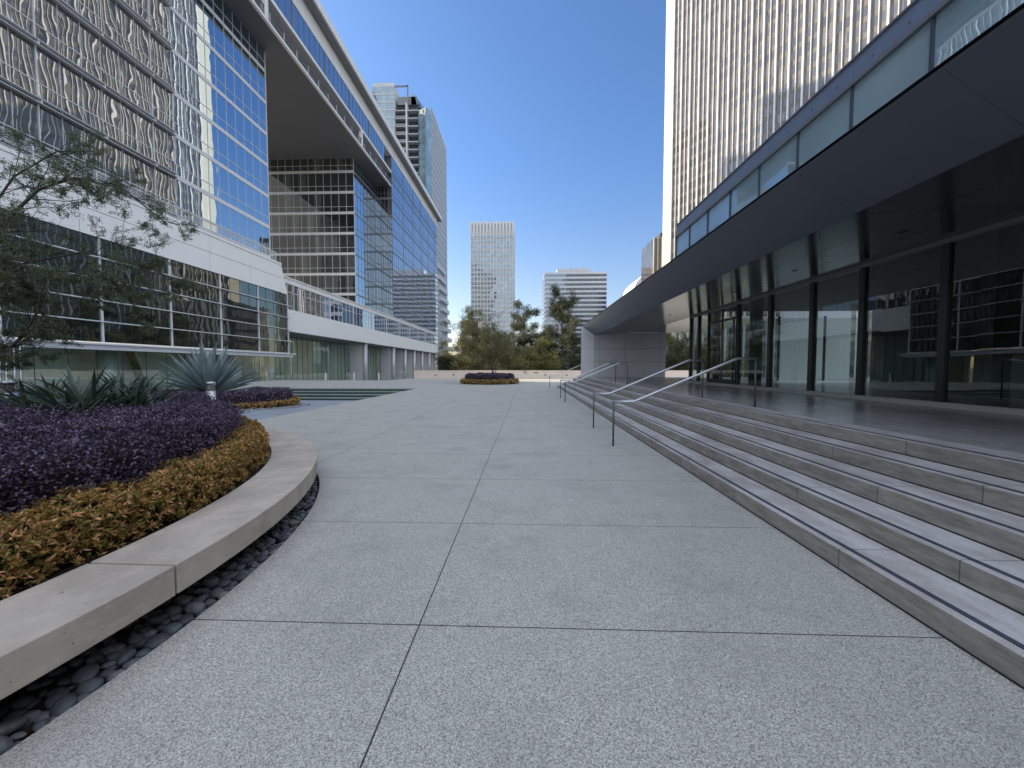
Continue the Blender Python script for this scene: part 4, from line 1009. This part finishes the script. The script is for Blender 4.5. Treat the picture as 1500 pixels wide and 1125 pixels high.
# ------------------------------------------------------------------ trees
M['bark'] = plain('bark', (.10,.075,.055), .9, var=.3, scale=12)
M['bark_green'] = plain('green_bark', (.05,.052,.032), .85, var=.3, scale=20)
M['verde'] = leaf_mat('verde_leaf', [(.08,.115,.07),(.11,.15,.09),(.15,.19,.11),(.19,.22,.12),(.13,.12,.07)], .3)
M['leaf_dark'] = leaf_mat('dark_leaf', [(.05,.068,.036),(.085,.105,.055),(.135,.145,.075),(.21,.195,.12)], .4)
M['leaf_olive'] = leaf_mat('olive_leaf', [(.085,.105,.045),(.14,.15,.065),(.20,.19,.085),(.26,.22,.11)], .4)
M['leaf_yellow'] = leaf_mat('yellow_leaf', [(.10,.125,.045),(.18,.19,.065),(.26,.25,.09),(.33,.30,.14)], .4)
def grow(mb, tips, p, d, L, r, lvl, rnd, spread, droop, nseg=4, kids=(3,5), ratio=.62):
    pts = [p.copy()]; rad = [r]; q = p.copy(); dv = d.copy()
    for i in range(nseg):
        dv = (dv + Vector((rnd.gauss(0,.16), rnd.gauss(0,.16), rnd.gauss(0,.12) - droop))).normalized(); q = q + dv*(L/nseg)
        pts.append(q.copy()); rad.append(r*(1 - .6*(i+1)/nseg))
    mb.tube(pts, rad, 5 if r > .02 else 3)
    if lvl == 0:
        tips.append((pts, dv)); return
    for k in range(rnd.randint(*kids)):
        i = rnd.randint(1, nseg); s = pts[i]; base = (pts[i] - pts[i-1]).normalized()
        nd = (base + Vector((rnd.gauss(0,spread), rnd.gauss(0,spread), rnd.gauss(.05,spread*.8)))).normalized()
        grow(mb, tips, s, nd, L*ratio*rnd.uniform(.75,1.2), rad[i]*.65, lvl-1, rnd, spread, droop, max(2, nseg-1), kids, ratio)
def tree(name, label, x, y, zg, H, W, lmat, seed, nleaf, ll, lw, shape='round', group=None, bark=None, trunk_r=.16, clear=.25, cat='tree'):
    rnd = random.Random(seed); root = thing(name, label, cat, (x, y, zg), group)
    mb = MB(); tips = []
    top = H*(.9 if shape == 'cone' else .55)
    n_ = 9; tp = [Vector((x + rnd.gauss(0,.05)*i*.3, y + rnd.gauss(0,.05)*i*.3, zg + top*i/n_)) for i in range(n_+1)]
    mb.tube(tp, [trunk_r*(1-.75*i/n_) for i in range(n_+1)], 8)
    nb = 34 if shape == 'cone' else 20
    for k in range(nb):
        f = clear + (1-clear)*k/(nb-1)
        i = min(n_, int(f*n_)); p = tp[i]
        az = k*2.4 + rnd.uniform(-.5,.5)
        if shape == 'cone': el = rnd.uniform(-.1,.35) + .5*f + (.5 if f > .85 else 0); L = W*.62*(1.15 - f)*rnd.uniform(.7,1.25) + (.4 if f < .85 else 1.1)
        else: el = rnd.uniform(.15,.9) + .3*f; L = W*.52*rnd.uniform(.75,1.2)
        dv = Vector((math.cos(az)*math.cos(el), math.sin(az)*math.cos(el), math.sin(el)))
        grow(mb, tips, p, dv, L, trunk_r*.35*(1.2-f*.6), 2, rnd, .5, .02, 4, (3,4), .55)
    mb.build('trunk', bark or M['bark'], root, True)
    P = []; D = []
    per = max(1, nleaf//max(1, len(tips)))
    for pts, dv in tips:
        if rnd.random() < .22: continue
        for j in range(int(per*rnd.uniform(.5,1.5))):
            i = rnd.randint(0, len(pts)-2); q = pts[i].lerp(pts[i+1], rnd.random())
            P.append((q.x+rnd.gauss(0,ll*1.1), q.y+rnd.gauss(0,ll*1.1), q.z+rnd.gauss(0,ll*.9))); D.append((dv.x+rnd.gauss(0,.9), dv.y+rnd.gauss(0,.9), dv.z+rnd.gauss(.1,.8)))
    n_ = len(P); leaves('crown', np.array(P), np.array(D), ll*rng.uniform(.6,1.4,n_), lw*rng.uniform(.7,1.3,n_), lmat, root)
    return root
GT = 'trees behind the far parapet wall'
ZG = -4.0
TR_ = [ # x, y, H, W, mat, shape, leaves, label
 (-8.3, 60, 11.2, 6.6, 'leaf_dark', 'cone', 7000, 'dark evergreen with a bare spiky top just right of the left columns'),
 (-5.6, 57, 10.6, 7.0, 'leaf_olive', 'round', 9000, 'round brown-olive tree behind the island bed'),
 (-.4, 62, 12.4, 6.4, 'leaf_dark', 'cone', 8000, 'pointed dark evergreen in front of the gap beside the ribbed tower'),
 (5.4, 60, 13.9, 8.0, 'leaf_dark', 'cone', 13000, 'tallest dark evergreen standing before the banded tower'),
 (1.6, 56, 8.8, 5.4, 'leaf_yellow', 'round', 6000, 'light yellow-green tree low between two dark evergreens'),
 (8.6, 57, 11.0, 6.0, 'leaf_dark', 'round', 9000, 'dense dark tree touching the left side of the canopy end wall'),
 (3.4, 66, 11.6, 6.5, 'leaf_olive', 'round', 8000, 'olive tree half hidden behind the yellow-green one'),
 (-11.3, 64, 8.6, 5.0, 'leaf_dark', 'round', 5000, 'small dark tree at the foot of the left columns'),
 (-3.0, 66, 10.8, 6.0, 'leaf_dark', 'round', 7000, 'dark tree filling the gap between the island tree and the pointed evergreen'),
 (-9.4, 55.5, 6.4, 4.6, 'leaf_olive', 'round', 5000, 'low olive tree leaning over the left end of the parapet wall'),
 (23.0, 60, 9.6, 6.5, 'leaf_yellow', 'round', 9000, 'taller yellow-green tree standing behind the dense one in the end wall gap'),
 (21.0, 57, 8.6, 6.0, 'leaf_dark', 'round', 9000, 'dense green tree showing between the end wall and the glass corner'),
 (27.5, 64, 12.0, 8.0, 'leaf_dark', 'round', 9000, 'dark green tree behind the glass corner of the pavilion')]
for i, (x, y, H, W, m_, sh_, nl, lab) in enumerate(TR_):
    tree('evergreen_tree' if m_ == 'leaf_dark' else 'broadleaf_tree', lab, x, y, ZG, H + 4 - 1.0, W, M[m_], 100+i, int(nl*3.0), .25, .09, sh_, GT, trunk_r=.17)
tree('plaza_tree', 'small airy tree growing out of the island bed', c3[0]+.3, c3[1], .2, 6.0, 5.6, M['leaf_olive'], 55, 20000, .12, .04, 'round', None, trunk_r=.09, clear=.3)
# clipped hedge behind the parapet
b = MB(); P = []; 
for i in range(9000): P.append((random.uniform(-12.7,-10.4), 56 + random.uniform(-.6,.6), random.uniform(-3.5, 3.2) + .3*n2(i*.01,0,1)))
hd = thing('clipped_hedge', 'tall dark hedge strip behind the left end of the parapet wall', 'hedge', (-11.6,56,-4))
P = np.array(P); leaves('foliage', P, rng.normal(size=P.shape), .22, .12, M['leaf_dark'], hd)
MB().box(-12.6,-10.5,55.7,56.3,-4,2.9).build('core', M['core_purple'], hd)
b = MB(); P = []
for i in range(30000): P.append((random.uniform(-10,32), 55 + random.uniform(-.8,1.4), random.uniform(-3.0, 1.6) + .8*n2(i*.01,3,1)))
hd = thing('shrub_row', 'row of mixed shrubs growing just behind the parapet wall', 'shrubs', (10,55,-4))
P = np.array(P); P[:,2] += .7*np.sin(P[:,0]*.9) + .5*np.sin(P[:,0]*2.3+1); leaves('foliage', P, rng.normal(size=P.shape), .2, .10, M['leaf_olive'], hd)

# the airy green-barked tree that leans in from the left
rnd = random.Random(21)
vt = thing('palo_verde_tree', 'feathery green-barked tree leaning in from the left edge', 'tree', (-7.9, 4.3, .4))
mb = MB(); tips = []
limbs = [([(-7.9,4.3,.4),(-7.75,4.3,.9),(-7.4,4.4,1.3),(-6.9,4.5,1.55),(-6.5,4.6,1.72),(-6.2,4.6,2.0),(-5.95,4.6,2.35),(-6.05,4.65,2.5)], .032),
         ([(-7.75,4.3,.9),(-7.5,4.4,1.7),(-7.0,4.5,2.5),(-6.6,4.6,3.05),(-6.3,4.6,3.42),(-5.9,4.6,3.75),(-5.5,4.65,3.9),(-4.95,4.7,3.78),(-4.5,4.8,3.38)], .030),
         ([(-7.5,4.4,1.7),(-7.2,4.6,2.6),(-6.8,4.7,3.4),(-6.35,4.7,3.95),(-5.9,4.8,4.3),(-5.4,4.9,4.35)], .020),
         ([(-7.4,4.4,1.3),(-6.9,4.3,2.1),(-6.4,4.3,2.5),(-5.8,4.35,2.75),(-5.2,4.5,2.7),(-4.8,4.6,2.45)], .018),
         ([(-7.0,4.5,2.5),(-6.5,4.8,2.9),(-5.9,5.0,3.1),(-5.3,5.1,3.05),(-4.85,5.2,2.8)], .016)]
for pts, r in limbs:
    pts = [Vector(p) for p in pts]; m_ = len(pts)
    mb.tube(pts, [r*(1-.75*i/(m_-1)) for i in range(m_)], 7)
    for i in range(2, m_):
        for k in range(6):
            dv = (pts[i]-pts[i-1]).normalized() + Vector((rnd.gauss(.1,.55), rnd.gauss(0,.55), rnd.gauss(0,.6)))
            grow(mb, tips, pts[i-1].lerp(pts[i], rnd.random()), dv.normalized(), rnd.uniform(.42,.72)*(1-.55*i/m_), r*.28*(1-.5*i/m_)+.002, 2, rnd, .6, .06, 4, (3,4), .55)
mb.build('trunk', M['bark_green'], vt, True)
P = []; D = []
for pts, dv in tips:
    zc = pts[0].z; dens = 85 if zc < 3.15 else 40
    if rnd.random() < .25: continue
    for j in range(dens):
        i = rnd.randint(0, len(pts)-2); q = pts[i].lerp(pts[i+1], rnd.random())
        P.append((q.x+rnd.gauss(0,.012), q.y+rnd.gauss(0,.012), q.z+rnd.gauss(0,.012))); D.append((dv.x*.6+rnd.gauss(0,.8), dv.y*.6+rnd.gauss(0,.8), dv.z*.4+rnd.gauss(-.1,.8)))
n_ = len(P); leaves('crown', np.array(P), np.array(D), rng.uniform(.02,.045,n_), rng.uniform(.005,.010,n_), M['verde'], vt)
print('tips', len(tips), 'verde leaves', n_)
